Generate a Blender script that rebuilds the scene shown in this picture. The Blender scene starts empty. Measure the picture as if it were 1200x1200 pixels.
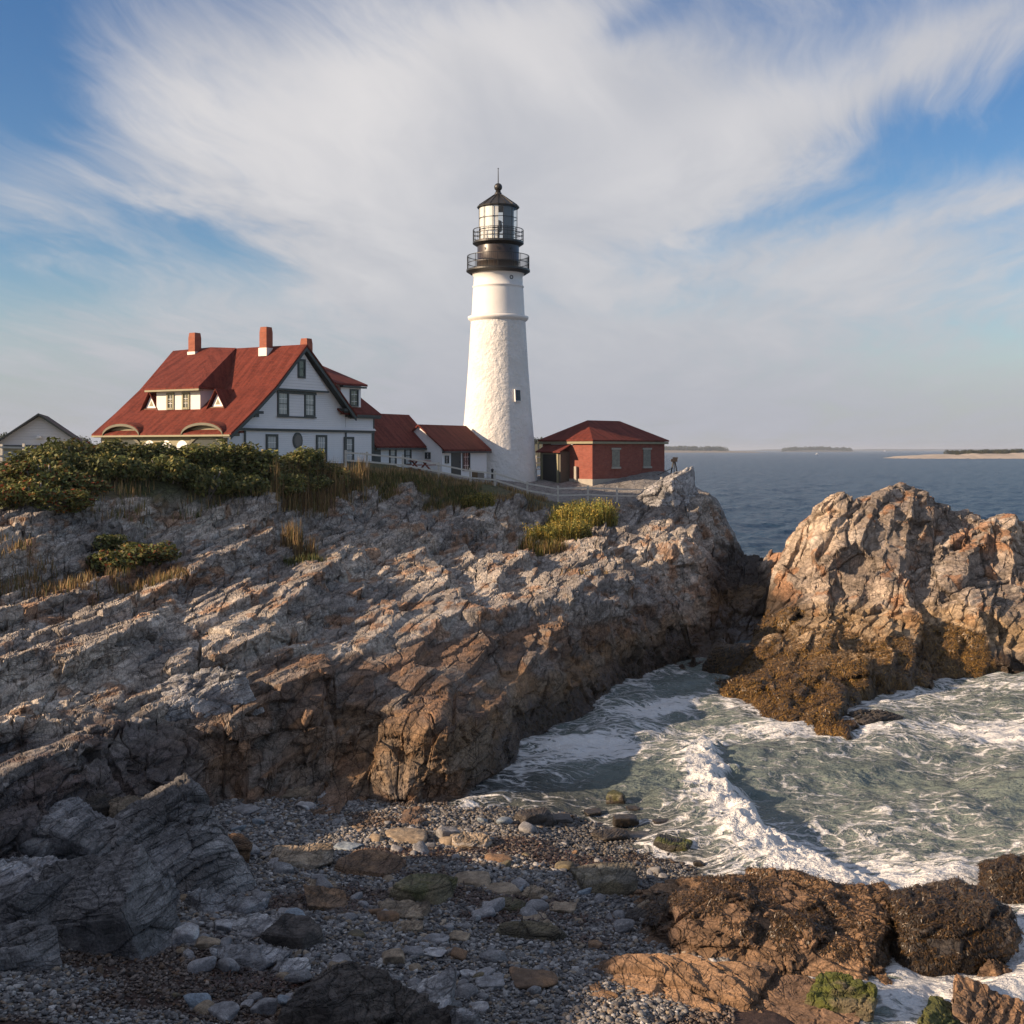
import bpy, math, random
import numpy as np
R = math.radians
rng = np.random.default_rng(7)
random.seed(7)
sc = bpy.context.scene
COL = sc.collection

# ------------------------------------------------------------------ camera, sky, sun, exposure
FPX = 1448.0; HZ = 527.0; CZ = 12.0          # focal length and horizon in pixels of the 1200 px photograph, eye height
cam = bpy.data.cameras.new('camera'); camo = bpy.data.objects.new('camera', cam); COL.objects.link(camo)
camo.location = (0, 0, CZ); camo.rotation_euler = (R(90), 0, 0)
cam.sensor_width = 36; cam.lens = 36 * FPX / 1200; cam.shift_y = -(600 - HZ) / 1200
cam.clip_start = 0.1; cam.clip_end = 60000
sc.camera = camo
SUN_EL = 21.0
SUN_DIR = np.array([-0.945, -0.327, 0.0]); SUN_DIR /= np.linalg.norm(SUN_DIR)
SUN_DIR = np.array([SUN_DIR[0]*math.cos(R(SUN_EL)), SUN_DIR[1]*math.cos(R(SUN_EL)), math.sin(R(SUN_EL))])
sun = bpy.data.lights.new('sun', 'SUN'); suno = bpy.data.objects.new('sun', sun); COL.objects.link(suno)
sun.energy = 5.0; sun.angle = R(0.5); sun.color = (1.0, 0.74, 0.50)
from mathutils import Vector
suno.rotation_euler = Vector(-SUN_DIR).to_track_quat('-Z', 'Y').to_euler()
sc.view_settings.view_transform = 'Standard'; sc.view_settings.look = 'None'
sc.view_settings.exposure = 0.74; sc.view_settings.gamma = 1.0

class NT:
    """small helper to write node trees"""
    def __init__(s, tree): s.t = tree; s.n = tree.nodes; s.l = tree.links
    def node(s, typ, **kw):
        nd = s.n.new(typ)
        for k, v in kw.items():
            if k == 'ins':
                for a, b in v.items():
                    if isinstance(b, bpy.types.NodeSocket): s.l.new(b, nd.inputs[a])
                    else: nd.inputs[a].default_value = b
            else: setattr(nd, k, v)
        return nd
    def m(s, op, a, b=None, c=None, clamp=False):
        nd = s.node('ShaderNodeMath', operation=op, use_clamp=clamp)
        for i, v in enumerate((a, b, c)):
            if v is None: continue
            if isinstance(v, bpy.types.NodeSocket): s.l.new(v, nd.inputs[i])
            else: nd.inputs[i].default_value = v
        return nd.outputs[0]
    def mix(s, f, a, b, blend='MIX'):
        nd = s.node('ShaderNodeMix', data_type='RGBA', blend_type=blend)
        for i, v in ((0, f), (6, a), (7, b)):
            if isinstance(v, bpy.types.NodeSocket): s.l.new(v, nd.inputs[i])
            else: nd.inputs[i].default_value = v if i == 0 else (tuple(v) + (1,))[:4]
        return nd.outputs[2]
    def sm(s, x, lo, hi, a=0.0, b=1.0):
        nd = s.node('ShaderNodeMapRange', interpolation_type='SMOOTHSTEP')
        s.l.new(x, nd.inputs[0])
        for i, v in ((1, lo), (2, hi), (3, a), (4, b)):
            if isinstance(v, bpy.types.NodeSocket): s.l.new(v, nd.inputs[i])
            else: nd.inputs[i].default_value = v
        return nd.outputs[0]
    def noise(s, vec, scale, detail=4, rough=0.55, dist=0.0):
        nd = s.node('ShaderNodeTexNoise', ins={'Scale': scale, 'Detail': detail, 'Roughness': rough, 'Distortion': dist})
        if vec is not None: s.l.new(vec, nd.inputs['Vector'])
        return nd.outputs['Fac']

world = bpy.data.worlds.new('World'); sc.world = world; world.use_nodes = True
w = NT(world.node_tree); w.n.clear()
sky = w.node('ShaderNodeTexSky', sky_type='NISHITA', sun_disc=False, sun_elevation=R(SUN_EL),
             sun_rotation=math.atan2(SUN_DIR[0], SUN_DIR[1]) % (2*math.pi), altitude=0, air_density=1.0, dust_density=0.6, ozone_density=2.0)
tc = w.node('ShaderNodeTexCoord'); sep = w.node('ShaderNodeSeparateXYZ'); w.l.new(tc.outputs['Generated'], sep.inputs[0])
dx, dy, dz = sep.outputs
yy = w.m('MAXIMUM', w.m('ABSOLUTE', dy), 0.08)
U = w.m('DIVIDE', dx, yy); V = w.m('DIVIDE', w.m('MAXIMUM', dz, 0.0), yy)      # tangent of azimuth and of height
# clouds lie in a high flat layer: streaks run away from us and fan out overhead
zz = w.m('ADD', w.m('MAXIMUM', dz, 0.0), 0.10)
cu = w.m('DIVIDE', dx, zz); cv = w.m('DIVIDE', dy, zz)
def comb(a, b, c=0.0):
    nd = w.node('ShaderNodeCombineXYZ')
    for i, v in enumerate((a, b, c)):
        if isinstance(v, bpy.types.NodeSocket): w.l.new(v, nd.inputs[i])
        else: nd.inputs[i].default_value = v
    return nd.outputs[0]
ca, sa = math.cos(R(-8)), math.sin(R(-8))
ru = w.m('ADD', w.m('MULTIPLY', cu, ca), w.m('MULTIPLY', cv, sa)); rv = w.m('SUBTRACT', w.m('MULTIPLY', cv, ca), w.m('MULTIPLY', cu, sa))
warp = w.node('ShaderNodeTexNoise', ins={'Scale': 0.9, 'Detail': 3.0}); w.l.new(comb(ru, rv, 3.0), warp.inputs['Vector'])
wsep = w.node('ShaderNodeSeparateXYZ'); w.l.new(warp.outputs['Color'], wsep.inputs[0])
wu = w.m('MULTIPLY_ADD', wsep.outputs[0], 0.55, ru); wv = w.m('MULTIPLY_ADD', wsep.outputs[1], 0.9, rv)
n_big = w.noise(comb(w.m('MULTIPLY', wu, 1.3), w.m('MULTIPLY', wv, 0.55), 1.7), 1.0, 5, 0.55)
n_str = w.noise(comb(w.m('MULTIPLY', wu, 3.0), w.m('MULTIPLY', wv, 0.95), 5.1), 1.0, 9, 0.58, 0.25)
n_fin = w.noise(comb(w.m('MULTIPLY', wu, 13.0), w.m('MULTIPLY', wv, 2.6), 9.1), 1.0, 8, 0.66, 0.25)
# a warped copy of the azimuth / height tangents so that cloud banks get ragged borders
bu = w.m('MULTIPLY_ADD', w.m('SUBTRACT', n_big, 0.5), 0.16, U); bv = w.m('MULTIPLY_ADD', w.m('SUBTRACT', n_str, 0.5), 0.10, V)
def bank(px, py, rx, ry, rot=0.0):
    u0, v0 = (px-600)/FPX, (HZ-py)/FPX; c, s_ = math.cos(R(rot)), math.sin(R(rot))
    a = w.m('SUBTRACT', bu, u0); b = w.m('SUBTRACT', bv, v0)
    p = w.m('ADD', w.m('MULTIPLY', a, c*FPX/rx), w.m('MULTIPLY', b, s_*FPX/rx))
    q = w.m('SUBTRACT', w.m('MULTIPLY', b, c*FPX/ry), w.m('MULTIPLY', a, s_*FPX/ry))
    d = w.m('ADD', w.m('MULTIPLY', p, p), w.m('MULTIPLY', q, q))
    return w.m('EXPONENT', w.m('MULTIPLY', d, -1.0))
def total(lst):
    t = None
    for wt, args in lst:
        v = w.m('MULTIPLY', bank(*args), wt); t = v if t is None else w.m('ADD', t, v)
    return t
cover = total([(0.62, (300, 160, 240, 130, -20)), (0.70, (540, 240, 220, 250, 0)), (0.55, (690, 90, 160, 120, 0)), (0.50, (880, 150, 230, 50, 25)), (0.45, (1090, 55, 170, 28, 28)),
               (0.40, (1000, 320, 280, 45, 14)), (0.30, (620, 480, 800, 80, 0)), (0.35, (150, 390, 230, 40, 8)), (0.38, (20, 240, 80, 50, 0)), (0.30, (1120, 235, 170, 22, 22)), (0.25, (900, 400, 300, 45, 8)), (0.24, (600, 260, 900, 300, 0)), (0.20, (850, 250, 480, 260, 0)), (0.25, (900, 470, 420, 40, 6)), (0.2, (150, 470, 200, 30, 5))])
gaps = total([(0.55, (30, 80, 110, 140, 0)), (0.42, (240, 285, 150, 30, -28)), (0.55, (1140, 145, 130, 38, 25)), (0.34, (740, 45, 90, 24, 25)), (0.30, (1010, 86, 70, 18, 28)), (0.36, (920, 262, 150, 24, 12)),
              (0.30, (790, 355, 110, 20, 4)), (0.25, (80, 330, 130, 40, 0)), (0.30, (1120, 430, 140, 28, 8)), (0.25, (1150, 250, 80, 16, 20)), (0.15, (60, 460, 120, 30, 0))])
dens = w.m('ADD', w.m('SUBTRACT', cover, gaps), w.m('MULTIPLY_ADD', n_str, 1.15, -0.57))
dens = w.m('ADD', dens, w.m('MULTIPLY_ADD', n_fin, 0.75, -0.37)); dens = w.m('ADD', dens, w.m('MULTIPLY_ADD', n_big, 0.5, -0.25))
dens = w.m('ADD', dens, 0.10)
dens = w.m('ADD', dens, w.sm(dz, 0.42, 0.8, 0.0, 0.55))  # extra unseen cloud overhead, added to brighten and neutralise the ambient light
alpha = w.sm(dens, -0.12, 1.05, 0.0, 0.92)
# thick parts turn grey, thin sunlit sheets stay white
bright = total([(0.50, (440, 85, 130, 90, 20)), (0.34, (250, 130, 160, 60, -15)), (0.30, (640, 50, 110, 80, 0)), (0.25, (860, 150, 190, 40, 25)), (0.20, (330, 220, 200, 40, -20))])
shade = w.m('ADD', w.m('MULTIPLY_ADD', n_str, 0.7, -0.12), bright, clamp=True)
SKYS = 0.077
skyc = w.node('ShaderNodeVectorMath', operation='SCALE', ins={3: SKYS}); w.l.new(sky.outputs[0], skyc.inputs[0])
hue = w.node('ShaderNodeHueSaturation', ins={'Hue': 0.51, 'Saturation': 1.32, 'Value': 0.92}); w.l.new(skyc.outputs[0], hue.inputs['Color'])
cl = w.mix(shade, (0.292, 0.298, 0.325), (0.53, 0.505, 0.49))
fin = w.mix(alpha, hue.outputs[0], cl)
hz = w.sm(V, 0.0, 0.16, 0.80, 0.0)
fin = w.mix(hz, fin, (0.245, 0.256, 0.300))
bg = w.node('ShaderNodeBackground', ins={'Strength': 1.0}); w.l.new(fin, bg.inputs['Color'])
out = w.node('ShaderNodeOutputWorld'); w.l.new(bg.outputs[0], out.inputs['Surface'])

# ------------------------------------------------------------------ helpers
def at(px, py, Y):
    """the point at depth Y that was read off the photograph at (px, py)"""
    return ((px-600)/FPX*Y, Y, CZ-(py-HZ)/FPX*Y)
def tag(o, label=None, cat=None, group=None, kind=None):
    for k, v in (('label', label), ('category', cat), ('group', group), ('kind', kind)):
        if v: o[k] = v
    return o
def link(name, data, parent=None):
    o = bpy.data.objects.new(name, data); COL.objects.link(o)
    if parent is not None: o.parent = parent
    return o
def empty(name, loc, rz=0.0):
    o = link(name, None); o.location = loc; o.rotation_euler = (0, 0, rz); o.empty_display_size = 0.3; return o

def mesh_np(name, V, F, col=None, smooth=False, attrs=None):
    V = np.asarray(V, np.float32); F = np.asarray(F, np.int32); k = F.shape[1]
    me = bpy.data.meshes.new(name); me.vertices.add(len(V)); me.vertices.foreach_set('co', V.ravel())
    me.loops.add(F.size); me.loops.foreach_set('vertex_index', F.ravel())
    me.polygons.add(len(F)); me.polygons.foreach_set('loop_start', np.arange(0, F.size, k, dtype=np.int32))
    try: me.polygons.foreach_set('loop_total', np.full(len(F), k, np.int32))
    except Exception: pass
    me.polygons.foreach_set('use_smooth', np.full(len(F), smooth, bool))
    if col is not None:
        a = me.attributes.new('tint', 'FLOAT_COLOR', 'POINT'); c = np.ones((len(V), 4), np.float32); c[:, :col.shape[1]] = col
        a.data.foreach_set('color', c.ravel())
    for nm, arr in (attrs or {}).items():
        a = me.attributes.new(nm, 'FLOAT', 'POINT'); a.data.foreach_set('value', np.asarray(arr, np.float32))
    me.update(); return me

# hash noise
def _h(x, y, z, seed):
    h = (x.astype(np.uint32)*np.uint32(73856093)) ^ (y.astype(np.uint32)*np.uint32(19349663)) ^ (z.astype(np.uint32)*np.uint32(83492791)) ^ np.uint32((seed*2654435761) & 0xffffffff)
    h ^= h >> np.uint32(13); h *= np.uint32(0x5bd1e995); h ^= h >> np.uint32(15); h *= np.uint32(0x2c1b3c6d); h ^= h >> np.uint32(12)
    return h
def vnoise(P, seed=0):
    P = np.asarray(P, np.float32); i = np.floor(P); f = P-i; i = i.astype(np.int32); f = f*f*(3-2*f); o = np.zeros(len(P), np.float32)
    for a in (0, 1):
        wa = f[:, 0] if a else 1-f[:, 0]
        for b in (0, 1):
            wb = wa*(f[:, 1] if b else 1-f[:, 1])
            for c in (0, 1):
                wc = wb*(f[:, 2] if c else 1-f[:, 2])
                o += wc*(_h(i[:, 0]+a, i[:, 1]+b, i[:, 2]+c, seed) & np.uint32(0xffff)).astype(np.float32)
    return o/65535.0
def fbm(P, seed=0, oct=4, gain=0.5):
    P = np.asarray(P, np.float32); o = np.zeros(len(P), np.float32); a = 1.0; t = 0
    for k in range(oct): o += a*vnoise(P*(2.03**k)+k*17.3, seed+k); t += a; a *= gain
    return o/t
def sst(x, a, b):
    t = np.clip((x-a)/(b-a), 0, 1); return t*t*(3-2*t)
def worley(P, seed):
    P = np.asarray(P, np.float32); b = np.floor(P-0.5).astype(np.int32); n = len(P)
    F1 = np.full(n, 9, np.float32); F2 = F1.copy(); ID = np.zeros(n, np.uint32); D = np.zeros((n, 3), np.float32)
    for i in (0, 1):
        for j in (0, 1):
            for k in (0, 1):
                x, y, z = b[:, 0]+i, b[:, 1]+j, b[:, 2]+k
                h = _h(x, y, z, seed)
                v = np.stack((x+0.5+0.85*((h & np.uint32(1023)).astype(np.float32)/1023-0.5), y+0.5+0.85*(((h >> np.uint32(10)) & np.uint32(1023)).astype(np.float32)/1023-0.5),
                              z+0.5+0.85*(((h >> np.uint32(20)) & np.uint32(1023)).astype(np.float32)/1023-0.5)), 1).astype(np.float32)
                v = P-v; d = np.sqrt((v*v).sum(1)); near = d < F1
                F2 = np.where(near, F1, np.minimum(F2, d)); F1 = np.where(near, d, F1); ID = np.where(near, h, ID); D[near] = v[near]
    return F1, F2, ID, D
def rnd(ID, k):
    h = ID*np.uint32(2246822519+k*374761393 & 0xffffffff); h ^= h >> np.uint32(15); h *= np.uint32(0x85ebca6b); h ^= h >> np.uint32(13)
    return (h & np.uint32(0xffff)).astype(np.float32)/65535.0
def frame(strike_az, dip, rake=0.0):
    """rows: along strike, across the bed, normal of the bed (beds dip to the left)"""
    a = R(strike_az); s = np.array([math.sin(a), math.cos(a), 0.0]); c0 = np.array([math.cos(a), -math.sin(a), 0.0])
    d = R(dip); c = c0*math.cos(d)+np.array([0, 0, math.sin(d)]); nrm = np.cross(c, s)
    M = np.stack((s, c, nrm)).astype(np.float32)
    return M
OCT = [((4.6, 2.6, 1.3), 0.42), ((1.7, 0.9, 0.42), 0.17), ((0.62, 0.34, 0.17), 0.055), ((0.24, 0.14, 0.07), 0.016)]
def terrace(w_, T, flat=0.72):
    k = w_/T; i = np.floor(k); f = k-i; return (i+0.12*f+0.88*sst(f, flat, 1.0))*T
TER = [((8.0, 5.0), 1.0, 0.55), ((3.4, 2.0), 0.42, 0.75), ((1.3, 0.8), 0.17, 0.75), ((0.5, 0.32), 0.07, 0.6)]
def rock_disp(P, M, octs=OCT, seed=1, warp=0.35, slope=1.1, ter=TER, ckw=.35):
    """bedded, jointed rock: stepped along the beds, broken into tilted blocks; returns the step along the bed normal and the block relief"""
    P = np.asarray(P, np.float32)
    Q = P @ M.T
    Q = Q + warp*np.stack((vnoise(P*0.35, seed+50), vnoise(P*0.35, seed+51), vnoise(P*0.35, seed+52)), 1)*2
    d = np.zeros(len(P), np.float32); ids = []; crack = np.ones(len(P), np.float32)
    dt = np.zeros(len(P), np.float32); Wc = Q[:, 2].copy(); E = 0.9*(fbm(P*0.12, seed+60, 3)-0.5)
    for k, ((su, sv), T, wt) in enumerate(ter):
        q = np.stack((Q[:, 0]/su, (Q[:, 1]+0.35*Q[:, 0]*(k % 2))/sv, np.floor(Wc/T/3)*7.3), 1).astype(np.float32); F1, F2, ID, D = worley(q*np.array([1, 1, 0.0], np.float32)+np.array([0, 0, k+0.5], np.float32), seed*13+k)
        off = rnd(ID, 5)*T+(rnd(ID, 6)-0.5)*0.5*T*D[:, 0]+(rnd(ID, 7)-0.5)*0.7*T*D[:, 1]
        W2 = terrace(Wc+off+E, T)-off-E; st = wt*(W2-Wc); Wc = Wc+st; dt += st
        ck = sst(F2-F1, 0.0, 0.05); dt -= (1-ck)*T*0.12
    Q = Q+np.stack((0*dt, 0*dt, dt), 1)
    for k, (size, amp) in enumerate(octs):
        S = np.array(size, np.float32); F1, F2, ID, D = worley(Q/S, seed*7+k)
        r = rnd(ID, 1)
        sl = (rnd(ID, 2)-0.5)*D[:, 0]+(rnd(ID, 3)-0.5)*D[:, 1]*1.3+(rnd(ID, 4)-0.5)*D[:, 2]
        d += amp*((r-0.5)+slope*sl)
        ck = sst(F2-F1, 0.0, 0.07); d -= amp*ckw*(1-ck); crack = np.minimum(crack, ck if k < 3 else 1)
        ids.append(ID)
    return d, dt, ids, crack

# radial-basis surfaces through points read off the photograph
class Field:
    def __init__(s, pts, x0, x1, y0, y1, st=0.4):
        pts = np.array(pts, float); A = pts[:, :2]; z = pts[:, 2]; n = len(A)
        D = np.sqrt(((A[:, None]-A[None])**2).sum(2)+0.25)
        K = np.zeros((n+3, n+3)); K[:n, :n] = -D-np.eye(n)*0.15; K[:n, n] = 1; K[:n, n+1:] = A; K[n, :n] = 1; K[n+1:, :n] = A.T
        wt = np.linalg.solve(K, np.concatenate((z, [0, 0, 0])))
        xs = np.arange(x0, x1+st, st); ys = np.arange(y0, y1+st, st); G = np.zeros((len(ys), len(xs)))
        for i, y in enumerate(ys):
            Dg = np.sqrt((xs[:, None]-A[None, :, 0])**2+(y-A[None, :, 1])**2+0.25)
            G[i] = -Dg@wt[:n]+wt[n]+wt[n+1]*xs+wt[n+2]*y
        s.G = G; s.x0 = x0; s.y0 = y0; s.st = st
    def __call__(s, x, y):
        x = np.asarray(x, float); y = np.asarray(y, float)
        fx = np.clip((x-s.x0)/s.st, 0, s.G.shape[1]-1.001); fy = np.clip((y-s.y0)/s.st, 0, s.G.shape[0]-1.001)
        i = fx.astype(int); j = fy.astype(int); a = fx-i; b = fy-j; G = s.G
        return (G[j, i]*(1-a)+G[j, i+1]*a)*(1-b)+(G[j+1, i]*(1-a)+G[j+1, i+1]*a)*b
def beach_z(x, y):
    x = np.asarray(x, float); return 1.985-0.0631*x-0.0454*np.asarray(y)-0.30*np.log1p(np.exp(np.minimum(4*(x-5.6), 40)))/4*1.6

def beach_h(x, y):
    x = np.atleast_1d(np.asarray(x, float)); y = np.atleast_1d(np.asarray(y, float)); return beach_z(x, y)+(fbm(np.stack((x*.5, y*.5, 0*x), 1), 60, 4)-.5)*.25

# ------------------------------------------------------------------ materials
def newmat(name):
    m = bpy.data.materials.new(name); m.use_nodes = True; t = NT(m.node_tree); t.n.clear()
    b = t.node('ShaderNodeBsdfPrincipled'); o = t.node('ShaderNodeOutputMaterial'); t.l.new(b.outputs[0], o.inputs[0])
    return m, t, b
def setc(t, b, v, key='Base Color'):
    if isinstance(v, bpy.types.NodeSocket): t.l.new(v, b.inputs[key])
    elif key == 'Base Color': b.inputs[key].default_value = tuple(v)+(1,)
    else: b.inputs[key].default_value = v
def bump(t, b, h, dist, strength=1.0):
    n = t.node('ShaderNodeBump', ins={'Distance': dist, 'Strength': strength}); t.l.new(h, n.inputs['Height']); t.l.new(n.outputs[0], b.inputs['Normal'])
def plain(name, col, rough=0.7, var=0.12, scale=3.0, metal=0.0, bumpd=0.0):
    m, t, b = newmat(name); tcn = t.node('ShaderNodeTexCoord')
    n = t.noise(tcn.outputs['Object'], scale, 5, 0.6)
    c = t.mix(n, tuple(x*(1-var*2) for x in col), tuple(min(1, x*(1+var*2)) for x in col)); setc(t, b, c)
    b.inputs['Roughness'].default_value = rough; b.inputs['Metallic'].default_value = metal
    if bumpd: bump(t, b, t.noise(tcn.outputs['Object'], scale*6, 4), bumpd)
    return m
def rock_mat(name, fine=1.0, CRK=0.5):
    m, t, b = newmat(name); a = t.node('ShaderNodeAttribute', attribute_name='tint'); tcn = t.node('ShaderNodeTexCoord'); P = tcn.outputs['Object']
    n1 = t.noise(P, 3.5*fine, 6, 0.65); n2 = t.noise(P, 22*fine, 6, 0.7)
    k = t.m('MULTIPLY', t.sm(n1, 0.25, 0.75, 0.62, 1.38), t.sm(n2, 0.25, 0.75, 0.55, 1.45))
    sc_ = t.node('ShaderNodeVectorMath', operation='SCALE'); t.l.new(a.outputs['Color'], sc_.inputs[0]); t.l.new(k, sc_.inputs[3])
    lich = t.sm(t.noise(P, 9*fine, 5, 0.7), 0.60, 0.72, 0.0, 0.35)
    c = t.mix(lich, sc_.outputs[0], t.mix(0.5, sc_.outputs[0], (0.22, 0.21, 0.19)))
    wn_ = t.node('ShaderNodeTexNoise', ins={'Scale': 0.9*fine, 'Detail': 3.0}); t.l.new(P, wn_.inputs['Vector'])
    wv_ = t.node('ShaderNodeVectorMath', operation='MULTIPLY_ADD', ins={1: (.4/fine, .4/fine, .4/fine)}); t.l.new(wn_.outputs['Color'], wv_.inputs[0]); t.l.new(P, wv_.inputs[2])
    mp_ = t.node('ShaderNodeMapping', ins={'Rotation': (0, R(15), R(13)), 'Scale': (1.7*fine, .30*fine, 2.8*fine)}); t.l.new(wv_.outputs[0], mp_.inputs[0])
    e1 = t.node('ShaderNodeTexVoronoi', feature='DISTANCE_TO_EDGE', ins={'Scale': 0.8}); t.l.new(mp_.outputs[0], e1.inputs['Vector']); e2 = t.node('ShaderNodeTexVoronoi', feature='DISTANCE_TO_EDGE', ins={'Scale': 2.3}); t.l.new(mp_.outputs[0], e2.inputs['Vector'])
    ck = t.m('MULTIPLY', t.sm(e1.outputs['Distance'], 0.0, 0.035, 0.0, 1.0), t.sm(e2.outputs['Distance'], 0.0, 0.05, 0.35, 1.0)); ck = t.m('MAXIMUM', ck, t.sm(t.noise(P, 0.55*fine, 3), 0.50, 0.62, 0.0, 1.0)); ckc = t.m('MULTIPLY_ADD', ck, CRK, 1-CRK)
    s2_ = t.node('ShaderNodeVectorMath', operation='SCALE'); t.l.new(c, s2_.inputs[0]); t.l.new(ckc, s2_.inputs[3]); c = s2_.outputs[0]
    setc(t, b, c)
    t.l.new(t.m('MULTIPLY_ADD', a.outputs['Alpha'], 0.62, 0.28), b.inputs['Roughness'])
    b.inputs['Specular IOR Level'].default_value = 0.35
    h = t.m('ADD', t.m('MULTIPLY', n2, 0.5), t.m('ADD', n1, t.m('MULTIPLY', t.noise(P, 70*fine, 4, 0.7), 0.2)))
    h = t.m('ADD', h, t.m('MULTIPLY', ck, 1.6*CRK))
    bump(t, b, h, 0.03/fine, 0.85)
    return m
ROCK = rock_mat('rock'); STONE = rock_mat('stone', 2.2, 0.15)
def uvmap(t): return t.node('ShaderNodeUVMap', uv_map='uv').outputs[0]
def shingle_mat(name, c1, c2):
    m, t, b = newmat(name); u = uvmap(t)
    br = t.node('ShaderNodeTexBrick', offset=0.5, ins={'Scale': 1.0, 'Mortar Size': 0.008, 'Mortar Smooth': 0.2, 'Bias': 0.0, 'Brick Width': 0.34, 'Row Height': 0.15,
               'Color1': c1+(1,), 'Color2': c2+(1,), 'Mortar': tuple(x*0.4 for x in c1)+(1,)}); t.l.new(u, br.inputs['Vector'])
    n = t.noise(u, 1.3, 6, 0.65); n2 = t.noise(u, 9.0, 3, 0.6)
    c = t.mix(t.sm(n, 0.3, 0.7), t.mix(0.3, br.outputs['Color'], c1), br.outputs['Color'])
    c = t.mix(t.sm(n2, 0.35, 0.75, 0.0, 0.45), c, tuple(x*0.45 for x in c1))
    mq = t.node('ShaderNodeMapping', ins={'Scale': (2.6, .35, 1)}); t.l.new(u, mq.inputs[0]); n3 = t.noise(mq.outputs[0], 1.0, 6, 0.65); c = t.mix(t.sm(n3, 0.35, 0.7, 0.0, 0.5), c, tuple(min(1, x*1.5+.012) for x in c1)); c = t.mix(t.sm(n3, 0.5, 0.25, 0.0, 0.5), c, tuple(x*.4 for x in c1))
    setc(t, b, c); b.inputs['Roughness'].default_value = 0.85; b.inputs['Specular IOR Level'].default_value = 0.2
    sx = t.node('ShaderNodeSeparateXYZ'); t.l.new(u, sx.inputs[0]); saw = t.m('FRACT', t.m('DIVIDE', sx.outputs[1], 0.15))
    bump(t, b, t.m('ADD', t.m('MULTIPLY', saw, -1.0), t.m('MULTIPLY', br.outputs['Fac'], -0.6)), 0.02)
    return m
RED = shingle_mat('red_shingles', (0.150, 0.030, 0.018), (0.085, 0.018, 0.012))
RED2 = shingle_mat('dark_red_shingles', (0.135, 0.028, 0.020), (0.085, 0.018, 0.014))
def clap_mat(name, col, step=0.13):
    m, t, b = newmat(name); u = uvmap(t); sx = t.node('ShaderNodeSeparateXYZ'); t.l.new(u, sx.inputs[0])
    saw = t.m('FRACT', t.m('DIVIDE', sx.outputs[1], step)); n = t.noise(u, 1.2, 5, 0.6); n2 = t.noise(u, 14, 3)
    line = t.sm(saw, 0.0, 0.10, 0.72, 1.0)
    k = t.m('MULTIPLY', line, t.m('MULTIPLY_ADD', n, 0.16, 0.90)); k = t.m('MULTIPLY', k, t.m('MULTIPLY_ADD', n2, 0.08, 0.96))
    s = t.node('ShaderNodeVectorMath', operation='SCALE', ins={0: col}); t.l.new(k, s.inputs[3]); setc(t, b, s.outputs[0])
    b.inputs['Roughness'].default_value = 0.6; bump(t, b, t.m('MULTIPLY', saw, -1.0), 0.02); return m
CLAP = clap_mat('white_clapboard', (0.72, 0.71, 0.70)); SHW = clap_mat('white_shingle_wall', (0.70, 0.69, 0.68), 0.19)
OLIVED = plain('dark_olive_trim', (0.105, 0.095, 0.06), 0.6)
OLIVE = plain('olive_trim', (0.22, 0.20, 0.12), 0.6); TRIM = plain('dark_green_trim', (0.030, 0.038, 0.036), 0.5, 0.08)
WHITE = plain('white_paint', (0.76, 0.75, 0.73), 0.5, 0.04); CREAM = plain('cream_panel', (0.68, 0.66, 0.60), 0.6, 0.05)
BLACK = plain('black_iron', (0.022, 0.020, 0.018), 0.42, 0.2, 2.0); IRON = plain('brown_black_iron', (0.040, 0.030, 0.024), 0.36, 0.3, 1.5)
def glass_mat(name, col, rough=0.06):
    m, t, b = newmat(name); setc(t, b, col); b.inputs['Roughness'].default_value = rough; b.inputs['IOR'].default_value = 1.5; return m
PANE = glass_mat('dark_window_glass', (0.05, 0.06, 0.065)); PALEPANE = glass_mat('curtained_window_glass', (0.30, 0.33, 0.33), 0.12)
def brick_mat(name, c1, c2, mort=(0.20, 0.15, 0.12)):
    m, t, b = newmat(name); u = uvmap(t)
    br = t.node('ShaderNodeTexBrick', offset=0.5, ins={'Scale': 1.0, 'Mortar Size': 0.009, 'Bias': 0.0, 'Brick Width': 0.23, 'Row Height': 0.078, 'Color1': c1+(1,), 'Color2': c2+(1,), 'Mortar': mort+(1,)}); t.l.new(u, br.inputs['Vector'])
    n = t.noise(u, 2.0, 6, 0.7); mp = t.node('ShaderNodeMapping', ins={'Scale': (1.2, 7.0, 1)}); t.l.new(u, mp.inputs[0]); n2 = t.noise(mp.outputs[0], 1.5, 3, 0.6)
    c = t.mix(t.sm(n, 0.35, 0.75, 0.0, 0.5), br.outputs['Color'], tuple(x*0.42 for x in c1)); c = t.mix(t.sm(n2, 0.45, 0.7, 0.0, 0.4), c, tuple(x*0.55 for x in c1))
    setc(t, b, c); b.inputs['Roughness'].default_value = 0.85; bump(t, b, t.m('MULTIPLY', br.outputs['Fac'], -1.0), 0.012); return m
BRICK = brick_mat('red_brick', (0.34, 0.075, 0.045), (0.26, 0.055, 0.035)); CHIM = brick_mat('chimney_brick', (0.42, 0.105, 0.045), (0.32, 0.08, 0.04))
CONC = plain('concrete', (0.34, 0.31, 0.26), 0.85, 0.15, 2.0, bumpd=0.01); WOODG = plain('grey_wood', (0.22, 0.20, 0.18), 0.85, 0.2, 6.0)
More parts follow.
